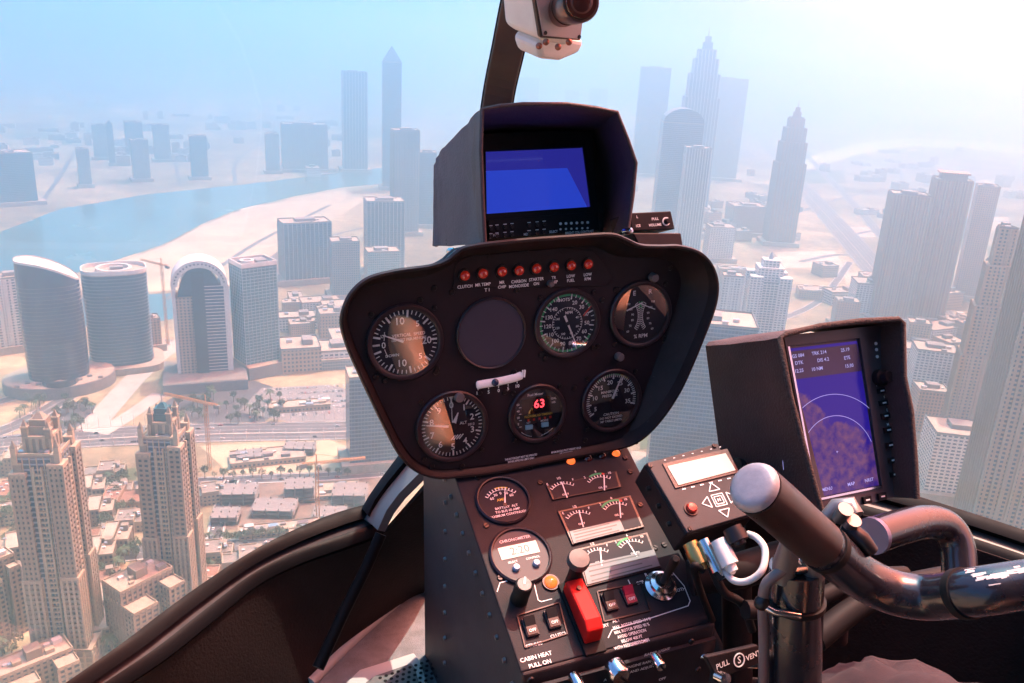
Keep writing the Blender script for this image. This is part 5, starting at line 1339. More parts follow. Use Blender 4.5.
for p in ((530, 678), (690, 640), (697, 668)):
    k2 = MB(); screw(k2, LF.uv(*p), .002, .0035); to_con(k2); k2.build('screw', None, fo)
to_con(k); k.build('lettering', None, fo)
lv2 = MB(); lv2.tube([cv(RR - .02, F0 - .0, U0 - .035), cv(RR + .005, F0 - .03, U0 - .03), cv(RR + .035, F0 - .04, U0 - .034)], [.004, .0055, .004], 10, chrome); lv2.build('latch_lever', None, con, smooth=50)

# pull-vent knob bracket to the right of the console
VT = Plane(P(735, 664, .70), hyaw(6, 20), HR)
vt = thing('vent_pull', 'black vent pull bracket lettered PULL VENT at the bottom of the cabin', 'vent control', VT.m)
b = MB(); b.prism(VT.poly([(706, 657), (758, 645), (764, 662), (718, 680)]), -.006, 0, blackpaint); b.build('bracket', None, vt, bev=.001)
b = MB(); q = VT.uv(739, 660); b.ring(q, .0048, .0058, 0, .0005, 24, inkw); b.text('S', q, .008, .0004, m=inkw)
b.text('PULL', VT.uv(722.5, 664.5), .0062, .0004, ang=rad(5), m=inkw); b.text('VENT', VT.uv(753, 655.5), .0062, .0004, ang=rad(5), m=inkw); b.build('lettering', None, vt)
b = MB(); q = VT.uv(718, 676); b.lathe((*q, 0), [(.005, 0), (.005, .01), (.0002, .0105)], 14, chrome); b.build('knob', None, vt, smooth=40)
# ------------------------------------------------------------------ helpers in the helicopter's axes
def H(r, f, u): return HR * r + HF * f + HU * u
def hc(v): return (v.dot(HR), v.dot(HF), v.dot(HU))
def hitU(px, py, u):
    r = ray(px, py); return r * (u / r.dot(HU))
def hitR(px, py, q):
    r = ray(px, py); return r * (q / r.dot(HR))
HM = Plane(Vector((0, 0, 0)), HU, HR)
# ---------------------------------------------------------------- radio unit
RD = Plane(P(697, 488, .84), hyaw(-4, 56), HR)
rd = thing('radio_unit', 'black radio control box with a pale display, arrow keys and a red button', 'radio', RD.m)
fq = RD.poly([(645, 462), (718, 442), (756, 514), (687, 534)])
b = MB(); b.prism(fq, -.040, -.004, blackpaint); b.build('case', None, rd, bev=.002)
b = MB(); b.prism(inset(fq, .0015), -.004, 0, greyplate); b.build('face_plate', None, rd, bev=.001)
b = MB(); q = RD.poly([(662, 464), (727, 449), (739, 473), (675, 489)]); b.prism(q, 0, .0012, bezelm); o = b.build('display_frame', None, rd, bev=.0004)
b = MB(); b.prism(RD.poly([(667, 467), (725, 454), (735, 471), (678, 486)]), .0012, .0018, mat('radio_lcd', (.48, .47, .42), rough=.3)); b.build('display', None, o)
b = MB(); u = RD.uv(691, 509); b.lathe((*u, 0), [(.0052, 0), (.0052, .003), (.004, .0048), (.0002, .0052)], 18, mat('red_button', (.45, .03, .02), rough=.3)); b.ring(u, .0056, .0072, 0, .0012, 20, screwm); b.build('button', None, rd, smooth=40)
l = MB(); u = Vector(RD.uv(719, 500)); k = .0135
for a in range(4):
    d = Vector((math.cos(a * PI / 2), math.sin(a * PI / 2))); q = Vector((-d.y, d.x)); T = [u + d * (k + .0055), u + d * (k - .003) + q * .006, u + d * (k - .003) - q * .006]
    for i in range(3): l.bar(T[i], T[(i + 1) % 3], .0009, .0002, .0006, inkw)
for r_ in (.0062, .0040):
    T = [u + Vector((x, y)) * r_ for x, y in ((-1, -1), (1, -1), (1, 1), (-1, 1))]
    for i in range(4): l.bar(T[i], T[(i + 1) % 4], .0009, .0002, .0006, inkw)
l.text('M', u, .005, .0004, m=inkw)
for i in range(7):
    q = RD.uv(682 + i * 9, 489.5 - i * 2.1); l.bar(q, (q[0] + .004, q[1]), .0012, .0003, .0005, inkw)
    q = RD.uv(664 + i * 9.2, 460.5 - i * 2.2); l.bar(q, (q[0] + .002, q[1]), .0008, .0003, .0005, inkw)
l.build('lettering', None, rd)
for p in ((650, 466), (714, 446), (690, 529)):
    b = MB(); screw(b, RD.uv(*p), .0002, .0026); b.build('screw', None, rd)
for t in (.25, .5, .75):
    b = MB(); v = Vector(fq[0]).lerp(Vector(fq[3]), t); b.tube([(v.x, v.y, -.018), (v.x - .004, v.y, -.018)], [.003, .002], 10, screwm); b.build('screw', None, rd)
def conn(px, py, d0, ex, m, r, name='cable_connector', parent=rd):
    p = RD.L(px, py, d0); e = Vector((ex[0], ex[1], ex[2])); b = MB()
    b.tube([p, p + e * .25, p + e * .25, p + e * .8, p + e * .8, p + e], [r, r, r * 1.12, r * 1.12, r * .7, r * .6], 16, m); return b.build(name, None, parent, smooth=40), p + e
dn = Vector((.003, -.034, -.004))
_, e1 = conn(690, 543, .815, dn * .8, brass, .0075)
_, e2 = conn(703, 540, .81, dn * 1.15, chrome, .006)
_, e3 = conn(718, 540, .80, dn * .9, whiteplastic, .0075)
_, e4 = conn(732, 528, .80, dn * .5, screwm, .0095)
def cable(name, label, pts, r, m):
    b = MB(); b.tube(smooth_path(pts, 8), r, 12, m); o = b.build(name, None, None, smooth=60); return tag(o, label, 'cable')
W = lambda v: RD.o + RD.x * v[0] + RD.y * v[1] + RD.n * v[2]
cable('radio_cable', 'thick white cable looping under the radio box to its right', [W(e3), P(722, 566, .80), P(733, 580, .785), P(748, 581, .775), P(762, 570, .77), P(765, 550, .78), P(757, 538, .79), P(748, 534, .80)], .0032, mat('white_cable', (.62, .60, .58), rough=.45))
cable('antenna_cable', 'black ribbed cable hanging from the chrome plug of the radio box', [W(e2), P(712, 568, .80), P(724, 592, .80), P(742, 604, .81), P(752, 630, .83)], .0042, rubber)
cable('brass_plug_cable', 'short black cable below the brass plug of the radio box', [W(e1), P(694, 566, .80), P(700, 590, .82), P(712, 620, .86)], .0036, rubber)
# bracket arms that carry radio and map display
br = thing('display_mount', 'black tubular mount under the radio box and map display', 'mount', HM.m)
b = MB(); b.tube([HM.loc(P(690, 578, .86)), HM.loc(P(742, 570, .86)), HM.loc(P(815, 548, .88))], .018, 16, rubber); b.build('arm', None, br, smooth=50)
b = MB(); b.tube([HM.loc(P(736, 560, .9)), HM.loc(P(738, 700, .95))], .016, 14, blackpaint); b.build('post', None, br, smooth=50)
b = MB(); b.tube([HM.loc(P(735, 470, .93)), HM.loc(P(790, 480, .95)), HM.loc(P(840, 520, .95)), HM.loc(P(835, 640, 1.0))], .014, 14, blackpaint); b.build('arm', None, br, smooth=50)

# ---------------------------------------------------------------- moving map display
GP = Plane(P(835, 420, .90), hyaw(0, 24), HR)
gp_ = thing('map_display', 'large upright moving map display with a purple blue chart under a brown black hood', 'display', GP.m)
def map_mat():
    m = bpy.data.materials.new('map_screen'); m.use_nodes = True; nt = m.node_tree; b = nt.nodes['Principled BSDF']; b.inputs['Base Color'].default_value = (.01, .01, .02, 1); b.inputs['Roughness'].default_value = .12; b.inputs['Specular IOR Level'].default_value = .25
    tc = nd(nt, 'ShaderNodeTexCoord'); sx = nd(nt, 'ShaderNodeSeparateXYZ'); nt.links.new(tc.outputs['Object'], sx.inputs[0])
    n1 = nd(nt, 'ShaderNodeTexNoise', i_Scale=26.0, i_Detail=8.0, i_Roughness=.6); n2 = nd(nt, 'ShaderNodeTexNoise', i_Scale=130.0, i_Detail=5.0)
    nt.links.new(tc.outputs['Object'], n1.inputs['Vector']); nt.links.new(tc.outputs['Object'], n2.inputs['Vector'])
    def mth(op, a, c, cl=False):
        q = nd(nt, 'ShaderNodeMath', operation=op); q.use_clamp = cl
        for i, v in enumerate((a, c)):
            if isinstance(v, (int, float)): q.inputs[i].default_value = v
            else: nt.links.new(v, q.inputs[i])
        return q.outputs[0]
    # land towards the lower left of the chart
    g = mth('ADD', mth('MULTIPLY', sx.outputs[1], -13.0), mth('MULTIPLY', sx.outputs[0], -9.0))
    s = mth('ADD', mth('ADD', g, 0.0), mth('MULTIPLY', mth('SUBTRACT', n1.outputs['Fac'], .5), 2.2))
    land = mth('MULTIPLY', s, 6.0, True)
    cr = nd(nt, 'ShaderNodeValToRGB'); cr.color_ramp.elements[0].position = .35; cr.color_ramp.elements[0].color = (.05, .02, .26, 1); cr.color_ramp.elements[1].position = .68; cr.color_ramp.elements[1].color = (.22, .085, .22, 1)
    nt.links.new(n2.outputs['Fac'], cr.inputs['Fac'])
    mx = nd(nt, 'ShaderNodeMix', data_type='RGBA'); mx.inputs['A'].default_value = (.022, .010, .34, 1); nt.links.new(cr.outputs[0], mx.inputs['B']); nt.links.new(land, mx.inputs['Factor'])
    nt.links.new(mx.outputs['Result'], b.inputs['Emission Color']); b.inputs['Emission Strength'].default_value = .45
    return m
SQ = [(786, 349), (856, 341), (878, 485), (814, 498)]
b = MB(); b.prism(GP.poly(SQ), .0005, .0014, map_mat()); scr = b.build('screen', None, gp_)
scrink = mat('screen_ink', (.1, .1, .3), emit=(.45, .42, .9), estr=.5); scrdim = mat('screen_bar', (.03, .02, .10), rough=.2)
b = MB()
for rr_, w_ in ((.0475, .0006), (.070, .0006)): arc(b, GP.uv(838, 461), rr_, w_, -88, 74, scrink, z=.0017, n=50)
b.build('range_ring', None, scr)
b = MB(); b.prism(GP.poly([(787, 352), (856, 344), (861, 371), (791, 380)]), .0014, .0016, scrdim)
for p, s in (((797, 356), 'GS 084'), ((818, 353), 'TRK 214'), ((844, 350), '25.19'), ((798, 363), 'DTK'), ((822, 360), 'DIS 4.2'), ((846, 358), 'ETE'), ((798, 371), '12.25'), ((816, 369), '10 NM'), ((848, 366), '15:30')): b.text(s, GP.uv(*p), .0052, .0018, m=scrink)
for p, s in (((826, 489), 'MENU'), ((850, 484), 'MAP'), ((868, 480), 'NRST'), ((836, 452), '+')): b.text(s, GP.uv(*p), .0048, .0018, m=scrink)
b.build('readout', None, scr)
bo = GP.poly([(782, 336), (892, 324), (905, 494), (826, 513)]); si = GP.poly([(785, 346.5), (857.5, 338.5), (880, 487), (813, 500)])
b = MB(); vs = [(x, y, z) for z in (.004, -.02) for x, y in bo] + [(x, y, .0035) for x, y in si] + [(x, y, .0002) for x, y in si]
b.add(vs, [(i, (i + 1) % 4, 8 + (i + 1) % 4, 8 + i) for i in range(4)] + [(8 + i, 8 + (i + 1) % 4, 12 + (i + 1) % 4, 12 + i) for i in range(4)] + [(i, 4 + i, 4 + (i + 1) % 4, (i + 1) % 4) for i in range(4)] + [(12, 13, 14, 15), (4, 7, 6, 5)], mat('display_bezel', (.060, .046, .054), rough=.4, spec=.5, bump=.08, bscale=700)); b.build('bezel', None, gp_, bev=.0008)
b = MB(); e = [GP.uv(*p) for p in ((786, 347), (814, 499.5), (879, 486))]
b.bar(e[0], e[1], .0022, .0036, .0048, chrome); b.bar(e[1], e[2], .0022, .0036, .0048, chrome); b.build('silver_trim', None, gp_)
b = MB()
for p, w_, h_ in (((877.5, 391), .009, .0055), ((879.5, 403), .010, .0055), ((881.5, 416), .010, .006), ((884, 430), .010, .006), ((886, 445), .010, .006), ((888.5, 460), .010, .006), ((890.5, 474), .010, .0055), ((829, 506), .010, .0075), ((846, 503), .010, .0075), ((863, 499.5), .010, .0075), ((878, 496), .010, .0075)):
    q = GP.uv(*p); m_ = MB(); m_.prism([(q[0] - w_ / 2, q[1] - h_ / 2), (q[0] + w_ / 2, q[1] - h_ / 2), (q[0] + w_ / 2, q[1] + h_ / 2), (q[0] - w_ / 2, q[1] + h_ / 2)], .004, .0072, blackpaint); m_.bar((q[0] - .0025, q[1]), (q[0] + .0025, q[1]), .0016, .0073, .0075, inkw); m_.build('button', None, gp_, bev=.0008)
l = MB()
for p, s in (((876.5, 385), 'PWR'), ((884, 397), 'RNG'), ((886, 410), 'DIR'), ((888, 424), 'MENU'), ((890, 438), 'CLR'), ((893, 452), 'ENT'), ((895, 467), 'FPL')): l.text(s, GP.uv(*p), .004, .0042, m=inkw)
for py in (344, 350, 357): l.cyl(GP.uv(873 + (py - 344) * .1, py), .0018, .004, .0048, 10, inkw)
l.build('lettering', None, gp_)
b = MB(); q = GP.uv(876, 378); b.lathe((*q, .004), [(.0092, 0), (.0088, .007), (.006, .008), (.0056, .016), (.0002, .0165)], 22, blackpaint); b.build('rotary_knob', None, gp_, smooth=40)
hz_ = .034
fr = [GP.uv(a, c_, hz_) for a, c_ in ((822, 512), (806, 455), (790, 395), (780, 338), (786, 334), (820, 326), (860, 321), (898, 319), (903, 323), (904, 377), (911, 411), (915, 460), (917, 499))]
bl = [GP.uv(a, c_, -.10) for a, c_ in ((728, 510), (722, 460), (714, 400), (707, 346))]
tz = fr[4][1] - .012
bkp = bl + [(bl[3][0] + .004, bl[3][1] + .002), (fr[5][0], bl[3][1] + .004), (fr[6][0], bl[3][1] + .004), (fr[7][0] - .004, bl[3][1] + .003), (fr[8][0], bl[3][1] - .002), (fr[9][0], fr[9][1]), (fr[10][0], fr[10][1]), (fr[11][0], fr[11][1]), (fr[12][0], fr[12][1])]
rows = []
for k in range(7):
    t = k / 6; rows.append([(a[0] + (c_[0] - a[0]) * t + rr.gauss(0, .0004), a[1] + (c_[1] - a[1]) * t + rr.gauss(0, .0004) - .001 * math.sin(PI * t), -.10 + (hz_ + .10) * t) for a, c_ in zip(bkp, fr)])
brownl = mat('brown_black_leatherette', (.070, .038, .034), rough=.62, spec=.35, var=.3, vscale=12, bump=.6, bscale=380, wear=(.085, .055, .05), wscale=14, wamt=.06)
hd = sheet(rows, .004, brownl, 'sun_hood', gp_, smooth=28)
b = MB(); b.tube([(x, y, hz_) for x, y in fr], .0030, 9, mat('frayed_edge', (.06, .042, .038), rough=.95, var=.5, vscale=300, bump=1.0, bscale=500)); b.build('edge_binding', None, hd, smooth=60)
b = MB(); q0 = [GP.L(712, 353, .97), GP.L(781, 346, .885)]
for i in range(22):
    b.use(stitch); b.tube([q0[0].lerp(q0[1], (i + .1) / 22) + Vector((-.003, 0, 0)), q0[0].lerp(q0[1], (i + .6) / 22) + Vector((-.003, 0, 0))], .0004, 4, mat('dark_seam2', (.016, .01, .01), rough=.9))
b.build('seam', None, hd)
for px, py, d0 in ((715, 358, .975), (752, 355, .925)):
    b = MB(); c = GP.L(px, py, d0); ax_ = Vector((-1, 0, 0))
    b.tube([c + ax_ * -.004, c + ax_ * .003, c + ax_ * .005], [.0052, .0046, .0012], 14, chrome); b.tube([c + ax_ * .004, c + ax_ * .0075], [.002, .0016], 10, screwm); b.build('snap_stud', None, hd, smooth=50)
b = MB(); b.prism([(bo[0][0] + .004, bo[0][1] - .004), (bo[1][0] - .004, bo[1][1] - .004), (bo[2][0] - .004, bo[2][1] + .004), (bo[3][0] + .004, bo[3][1] + .004)], -.06, -.0202, blackpaint); b.build('case', None, gp_, bev=.003)

# ---------------------------------------------------------------- cyclic stick
CY = hframe(P(797, 575, .66)); cy = thing('cyclic_stick', 'thick black T-bar cyclic control stick with a worn round grey end cap', 'control stick', CY.m)
polish = mat('polished_black_tube', (.020, .019, .026), rough=.24, spec=.7, metal=.15, rvar=.1, vscale=30, coat=.35, wear=(.16, .12, .11), wscale=30, wamt=.03)
gripm = mat('worn_brown_grip', (.030, .018, .017), rough=.36, spec=.55, var=.35, vscale=25, rvar=.12, wear=(.17, .10, .08), wscale=35, wamt=.05)
axis = [CY.L(*p) for p in ((754, 487, .535), (778, 507, .553), (806, 532, .575), (832, 554, .595), (855, 573, .61), (880, 587, .615), (905, 595, .612), (935, 597, .602), (975, 592, .57), (1024, 585, .56), (1080, 578, .55), (1150, 574, .53))]
pa = smooth_path(axis, 6); r0 = .0160
b = MB(); b.tube(pa, r0, 30, polish); b.build('bar', None, cy, smooth=50)
d0 = (axis[1] - axis[0]).normalized()
b = MB(); b.tube([axis[0] - d0 * .0045, axis[0] - d0 * .0040, axis[0] - d0 * .0025, axis[0], axis[0] + d0 * .001], [r0 * .55, r0 * .80, r0 * .96, r0 * 1.03, r0 * 1.05], 30, mat('worn_grey_cap', (.27, .265, .30), rough=.4, metal=.3, var=.2, vscale=45, bump=.1, bscale=260, wear=(.42, .42, .44), wscale=60, wamt=.02)); b.build('end_cap', None, cy, smooth=40)
b = MB(); g = pa[1:16]; b.tube(g, r0 * 1.045, 30, gripm); b.build('grip_sleeve', None, cy, smooth=50)
i0 = 46
b = MB(); b.tube(pa[i0:i0 + 2], r0 * 1.07, 30, rubber); b.build('clamp_ring', None, cy, smooth=50); b = MB(); b.tube(pa[16:18], r0 * 1.06, 30, rubber); b.build('clamp_ring', None, cy, smooth=50)
# worn pale scuffs on top of the bar
b = MB(); b.use(mat('scuffed_paint', (.5, .48, .48), rough=.6)); r5 = random.Random(9)
upw = Vector((0, -.25, 1)).normalized()
for k in range(40):
    t = r5.uniform(i0 + 2, i0 + 15); i = int(t); p = pa[i].lerp(pa[i + 1], t - i); d = (pa[i + 1] - pa[i]).normalized(); s = d.cross(upw).normalized(); n_ = s.cross(d).normalized()
    a = r5.gauss(.1, .16); n2 = n_ * math.cos(a) + s * math.sin(a); q = p + n2 * (r0 * 1.006); ln = r5.uniform(.0015, .005); wd = r5.uniform(.0004, .0012); s2 = d.cross(n2)
    b.add([q - d * ln - s2 * wd, q - d * ln + s2 * wd, q + d * ln + s2 * wd * .6, q + d * ln - s2 * wd], [(0, 1, 2, 3)])
b.build('scuff_marks', None, cy)
pc = [CY.L(797, 566, .655), CY.L(796, 600, .665), CY.L(795, 690, .70), CY.L(795, 800, .75)]
b = MB(); b.tube(pc, [.0205, .0205, .0205, .0205], 30, polish); b.build('post', None, cy, smooth=50)
b = MB(); t = [pc[0].lerp(pc[1], .95), pc[0].lerp(pc[1], 1.0) + Vector((0, 0, -.003))]; b.tube(t, .0225, 30, rubber); b.build('clamp_ring', None, cy, smooth=50); b = MB(); b.tube([pc[1].lerp(pc[2], .98), pc[2] + Vector((0, 0, -.004))], .0225, 30, rubber); b.build('clamp_ring', None, cy, smooth=50)
# hinge fitting between post and bar
b = MB(); hp = CY.L(800, 556, .64); b.tube([CY.L(776, 566, .645), CY.L(826, 560, .645)], .0085, 18, chrome); b.build('hinge_pin', None, cy, smooth=50)
for px in (783, 812): 
    b = MB(); b.tube([CY.L(px, 580, .65), CY.L(px + 2, 566, .645), CY.L(px + 8, 540, .62)], [.008, .0095, .007], 14, mat('cast_grey', (.22, .21, .21), rough=.4, metal=.6)); b.build('hinge_bracket', None, cy, smooth=50)
b = MB(); b.tube(smooth_path([CY.L(798, 560, .635), CY.L(780, 572, .64), CY.L(766, 585, .645), CY.L(763, 606, .655), CY.L(764, 650, .675), CY.L(762, 740, .71)], 6), .0042, 12, mat('stick_cable', (.16, .12, .12), rough=.35)); b.build('cable', None, cy, smooth=60)
b = MB(); b.tube([CY.L(760, 604, .65), CY.L(775, 612, .645), CY.L(800, 616, .645)], .003, 10, chrome); b.ball(CY.L(762, 603, .65), .0062, 12, screwm); b.build('cable_clamp', None, cy, smooth=50)
b = MB()
for px, py in ((838, 519), (846, 530)): b.tube([CY.L(px, py, .61), CY.L(px + 8, py - 10, .60)], [.0045, .0055], 12, mat('cast_grey', (.22, .21, .21)))
b.tube([CY.L(826, 520, .62), CY.L(838, 508, .615), CY.L(850, 506, .615), CY.L(856, 516, .61)], [.006, .0075, .0075, .006], 12); b.tube([CY.L(846, 528, .61), CY.L(862, 540, .60), CY.L(872, 552, .60)], [.007, .0065, .005], 12, screwm); b.build('trim_fitting', None, cy, smooth=50)
# second bent tube behind
t2 = thing('grab_tube', 'short bent dark tube with an open end behind the cyclic bar', 'tube', hframe(P(900, 530, .76)).m); T2 = hframe(P(900, 530, .76))
pt = smooth_path([T2.L(*p) for p in ((872, 536, .735), (900, 527, .76), (925, 522, .785), (945, 526, .80), (957, 545, .80), (960, 580, .79))], 6)
b = MB(); b.tube(pt, .0155, 22, polish, cap=False); b.build('tube', None, t2, smooth=50)
b = MB(); d2 = (pt[1] - pt[0]).normalized(); b.tube([pt[0] - d2 * .001, pt[0] + d2 * .004], .0160, 22, mat('blued_end', (.16, .15, .24), rough=.3, metal=.6), cap=True); b.build('tube_end', None, t2, smooth=40)
# bundle of dark lines behind the post
for k, (pts, lab) in enumerate([(((745, 610, .80), (800, 606, .82), (860, 580, .84), (905, 575, .86)), 'thin dark hose crossing behind the cyclic post'), (((815, 640, .80), (850, 612, .82), (890, 590, .84), (960, 575, .86)), 'dark hose curving up to the right of the cyclic post')]):
    cable('hose', lab, [P(*p) for p in pts], .009 + .003 * k, rubber)

# ---------------------------------------------------------------- cabin shell: sill, floor, bow, windshield
cab = thing('helicopter_cabin', 'black helicopter cabin shell with window sill, floor and curved clear windshield', 'helicopter', HM.m)
US = -.60
outer = [(40, 708), (80, 681), (127, 648), (158, 624), (197, 595), (244, 563), (283, 542), (330, 522), (367, 511)]
inner = [(75, 708), (115, 681), (166, 648), (209, 614), (256, 577), (299, 556), (346, 540), (381, 527)]
def pathU(pts, u, n=6): return [HM.loc(v) for v in smooth_path([hitU(a, c_, u) for a, c_ in pts], n)]
def resample(p, n):
    L = [0]
    for i in range(1, len(p)): L.append(L[-1] + (p[i] - p[i - 1]).length)
    out = []
    for k in range(n):
        t = L[-1] * k / (n - 1); i = max(j for j in range(len(p) - 1) if L[j] <= t + 1e-9); out.append(p[i].lerp(p[i + 1], min(1, (t - L[i]) / max(1e-9, L[i + 1] - L[i]))))
    return out
A = resample(pathU(outer, US), 40); B = resample(pathU(inner, US - .012), 40)
back = [A[0] + Vector((.02, -.35, 0)), A[0] + Vector((.005, -.15, 0))]; A = back + A; B = [B[0] + Vector((.02, -.35, 0)), B[0] + Vector((.005, -.15, 0))] + B
def band(t0, t1, h0, h1, m, name, AA, BB, th=.012):
    rows = [[a.lerp(c_, t0) + Vector((0, 0, h0)) for a, c_ in zip(AA, BB)], [a.lerp(c_, (t0 + t1) / 2) + Vector((0, 0, max(h0, h1) + .0005)) for a, c_ in zip(AA, BB)], [a.lerp(c_, t1) + Vector((0, 0, h1)) for a, c_ in zip(AA, BB)]]
    return sheet(rows, th, m, name, cab, smooth=50)
seal = mat('glossy_black_seal', (.005, .005, .006), rough=.45, spec=.06, rvar=.1, vscale=20)
sillgrey = mat('grey_sill_strip', (.040, .038, .042), rough=.6, spec=.1, var=.3, vscale=30)
band(0, .42, .006, .002, seal, 'window_seal', A, B); band(.12, .76, -.009, -.008, sillgrey, 'sill_strip', A, B); band(.74, 1.0, -.004, -.010, seal, 'sill_edge', A, B)
# forward post that climbs from the sill corner behind the panel
A2 = [HM.loc(P(*p)) for p in ((364, 514, 1.165), (372, 501, 1.18), (384, 484, 1.19), (402, 460, 1.20), (440, 430, 1.20))]; B2 = [HM.loc(P(*p)) for p in ((381, 527, 1.13), (390, 508, 1.13), (402, 492, 1.13), (420, 474, 1.13), (455, 440, 1.13))]
band(0, .34, .004, .002, seal, 'window_seal', A2, B2); band(.10, 1.0, -.009, -.006, mat('pale_worn_post', (.15, .135, .13), rough=.35, spec=.6, metal=.3, wear=(.4, .38, .36), wscale=40, wamt=.05), 'corner_post', A2, B2)
# left inner side panel down to the floor
UF = -.80
fl_edge = [(190, 740), (250, 726), (310, 684), (353, 641), (404, 597), (430, 586)]
Fp = resample(pathU(fl_edge, UF), 40); Bi = resample(B[2:] + [HM.loc(P(405, 500, 1.14)), HM.loc(P(424, 478, 1.12))], 40)
brown = mat('brown_black_trim', (.013, .009, .009), rough=.8, spec=.15, var=.4, vscale=7, bump=.5, bscale=300, wear=(.035, .025, .023), wscale=9, wamt=.08)
rows = [[a.lerp(c_, t) + Vector((.0, 0, -.012 - .02 * math.sin(PI * t))) for a, c_ in zip(Bi, Fp)] for t in (0, .2, .4, .6, .8, 1)]
sheet(rows, .006, brown, 'side_panel', cab, smooth=60)
b = MB(); b.tube([HM.loc(P(381, 534, 1.11)), HM.loc(P(366, 568, 1.10)), HM.loc(P(344, 612, 1.075)), HM.loc(P(318, 668, 1.04))], .0075, 12, seal); b.build('rib', None, cab, smooth=50)
# floor: pale panel with piping and a perforated vent
b = MB(); fp = [HM.loc(hitU(*p, UF)) for p in ((310, 685), (353, 642), (404, 598), (430, 587), (442, 622), (458, 690), (470, 760), (240, 760))]
b.prism([(v.x, v.y) for v in fp], UF - .03, UF, mat('pale_grey_carpet', (.155, .18, .195), rough=.95, var=.25, vscale=40, bump=.8, bscale=700, wear=(.10, .095, .09), wscale=30, wamt=.03)); b.build('floor_panel', None, cab, bev=.004)
b = MB(); b.tube(smooth_path([v + Vector((0, 0, .003)) for v in fp[:4]], 6), .008, 12, mat('pale_piping', (.30, .32, .33), rough=.6)); b.tube([v + Vector((-.004, 0, .003)) for v in fp[3:7]], .008, 12); b.build('floor_piping', None, cab, smooth=60)
b = MB(); vq = [HM.loc(hitU(*p, UF + .004)) for p in ((346, 686), (360, 673), (414, 656), (420, 664), (432, 700), (350, 720))]
b.prism([(v.x, v.y) for v in vq], UF + .001, UF + .010, mat('pale_vent_frame', (.42, .42, .41), rough=.5)); vf = b.build('vent_grille', None, cab, bev=.002)
b = MB(); vi = [HM.loc(hitU(*p, UF + .012)) for p in ((366, 682), (374, 676), (411, 663), (415, 668), (424, 700), (366, 712))]; b.prism([(v.x, v.y) for v in vi], UF + .0105, UF + .0115, mat('vent_plate', (.13, .125, .125), rough=.5)); 
ux = (vi[2] - vi[1]).normalized(); uy = Vector((-ux.y, ux.x, 0)); 
for i in range(9):
    for j in range(5):
        q = vi[1] + ux * (.006 + i * .0085 + (j % 2) * .004) - uy * (.007 + j * .0085); b.cyl((q.x, q.y), .0024, UF + .0116, UF + .0120, 10, rubber)
b.build('perforated_plate', None, vf)
b = MB(); b.box((.56, .25, UF - .04), (1.0, 1.8, .01), brown); b.build('floor', None, cab)
# right hand side: mirrored sill and side panel
def mir(v): return Vector((.70 - v.x, v.y, v.z))
AR = [HM.loc(hitU(*p, -.55)) for p in ((800, 478), (850, 486), (905, 500), (960, 517), (1024, 538), (1100, 566), (1250, 630))]; BR = [HM.loc(hitU(*p, -.562)) for p in ((790, 500), (840, 509), (890, 522), (948, 540), (1015, 562), (1090, 590), (1240, 655))]
AR = resample(smooth_path(AR, 5), 24); BR = resample(smooth_path(BR, 5), 24)
band(0, .33, .005, .002, seal, 'window_seal', AR, BR); band(.10, .67, -.009, -.008, mat('bronze_sill_strip', (.13, .10, .09), rough=.4, metal=.3), 'sill_strip', AR, BR); band(.66, 1.0, -.004, -.012, seal, 'sill_edge', AR, BR)
FR = [Vector((v.x - .06, v.y - .05, UF - .02)) for v in BR]
sheet([[a.lerp(c_, t) for a, c_ in zip(BR, FR)] for t in (0, .5, 1)], .006, brown, 'side_panel', cab, smooth=60)
# nose bulkhead closing the front under the panel
nose = [Vector((.27, 1.16, -.79)), Vector((.36, 1.17, -.79)), Vector((.55, 1.10, -.78)), Vector((.70, 1.0, -.70)), BR[0] + Vector((-.05, .02, 0)), BR[0]]
nf = [Vector((v.x, v.y - .02, UF - .03)) for v in nose]
sheet([[a.lerp(c_, t) for a, c_ in zip(nose, nf)] for t in (0, .5, 1)], .006, brown, 'front_bulkhead', cab, smooth=60)
b = MB(); b.tube(smooth_path(nose, 5), .014, 12, seal); b.build('nose_edge', None, cab, smooth=60)
# unseen cabin rear wall and roof, added to keep the dial reflections dark
dkt = mat('added_dark_lining', (.045, .035, .036), rough=.85, bump=.3, bscale=200)
b = MB(); b.box((.40, -.55, -.30), (1.5, .03, 1.36), dkt); b.build('added_rear_wall', None, cab, bev=.006)
b = MB(); b.box((.40, -.26, .40), (1.5, .58, .03), dkt); b.build('roof', None, cab, bev=.01)  # added unseen roof, keeps the dial reflections dark
# centre bow
bowp = [HM.loc(P(*p)) for p in ((480, 330, 1.26), (484, 210, 1.24), (497, 105, 1.19), (508, 50, 1.13), (521, -10, 1.06), (542, -90, .95), (580, -230, .80))]
bp = smooth_path(bowp, 6)
b = MB(); vs = []; fs = []
prof = [(-.020, -.012), (-.020, .010), (-.012, .016), (.014, .016), (.020, .010), (.020, -.012)]
for i, p in enumerate(bp):
    d = (bp[min(i + 1, len(bp) - 1)] - bp[max(i - 1, 0)]).normalized(); s = d.cross(p.normalized()).normalized(); n_ = s.cross(d)
    for a, c_ in prof: vs.append(p + s * a + n_ * c_)
k = len(prof)
for i in range(len(bp) - 1):
    for j in range(k): fs.append((i * k + j, i * k + (j + 1) % k, (i + 1) * k + (j + 1) % k, (i + 1) * k + j))
b.add(vs, fs, mat('bow_brown_black', (.060, .038, .036), rough=.4, spec=.5, metal=.2, var=.2, vscale=10)); b.build('windshield_bow', None, cab, bev=.002)
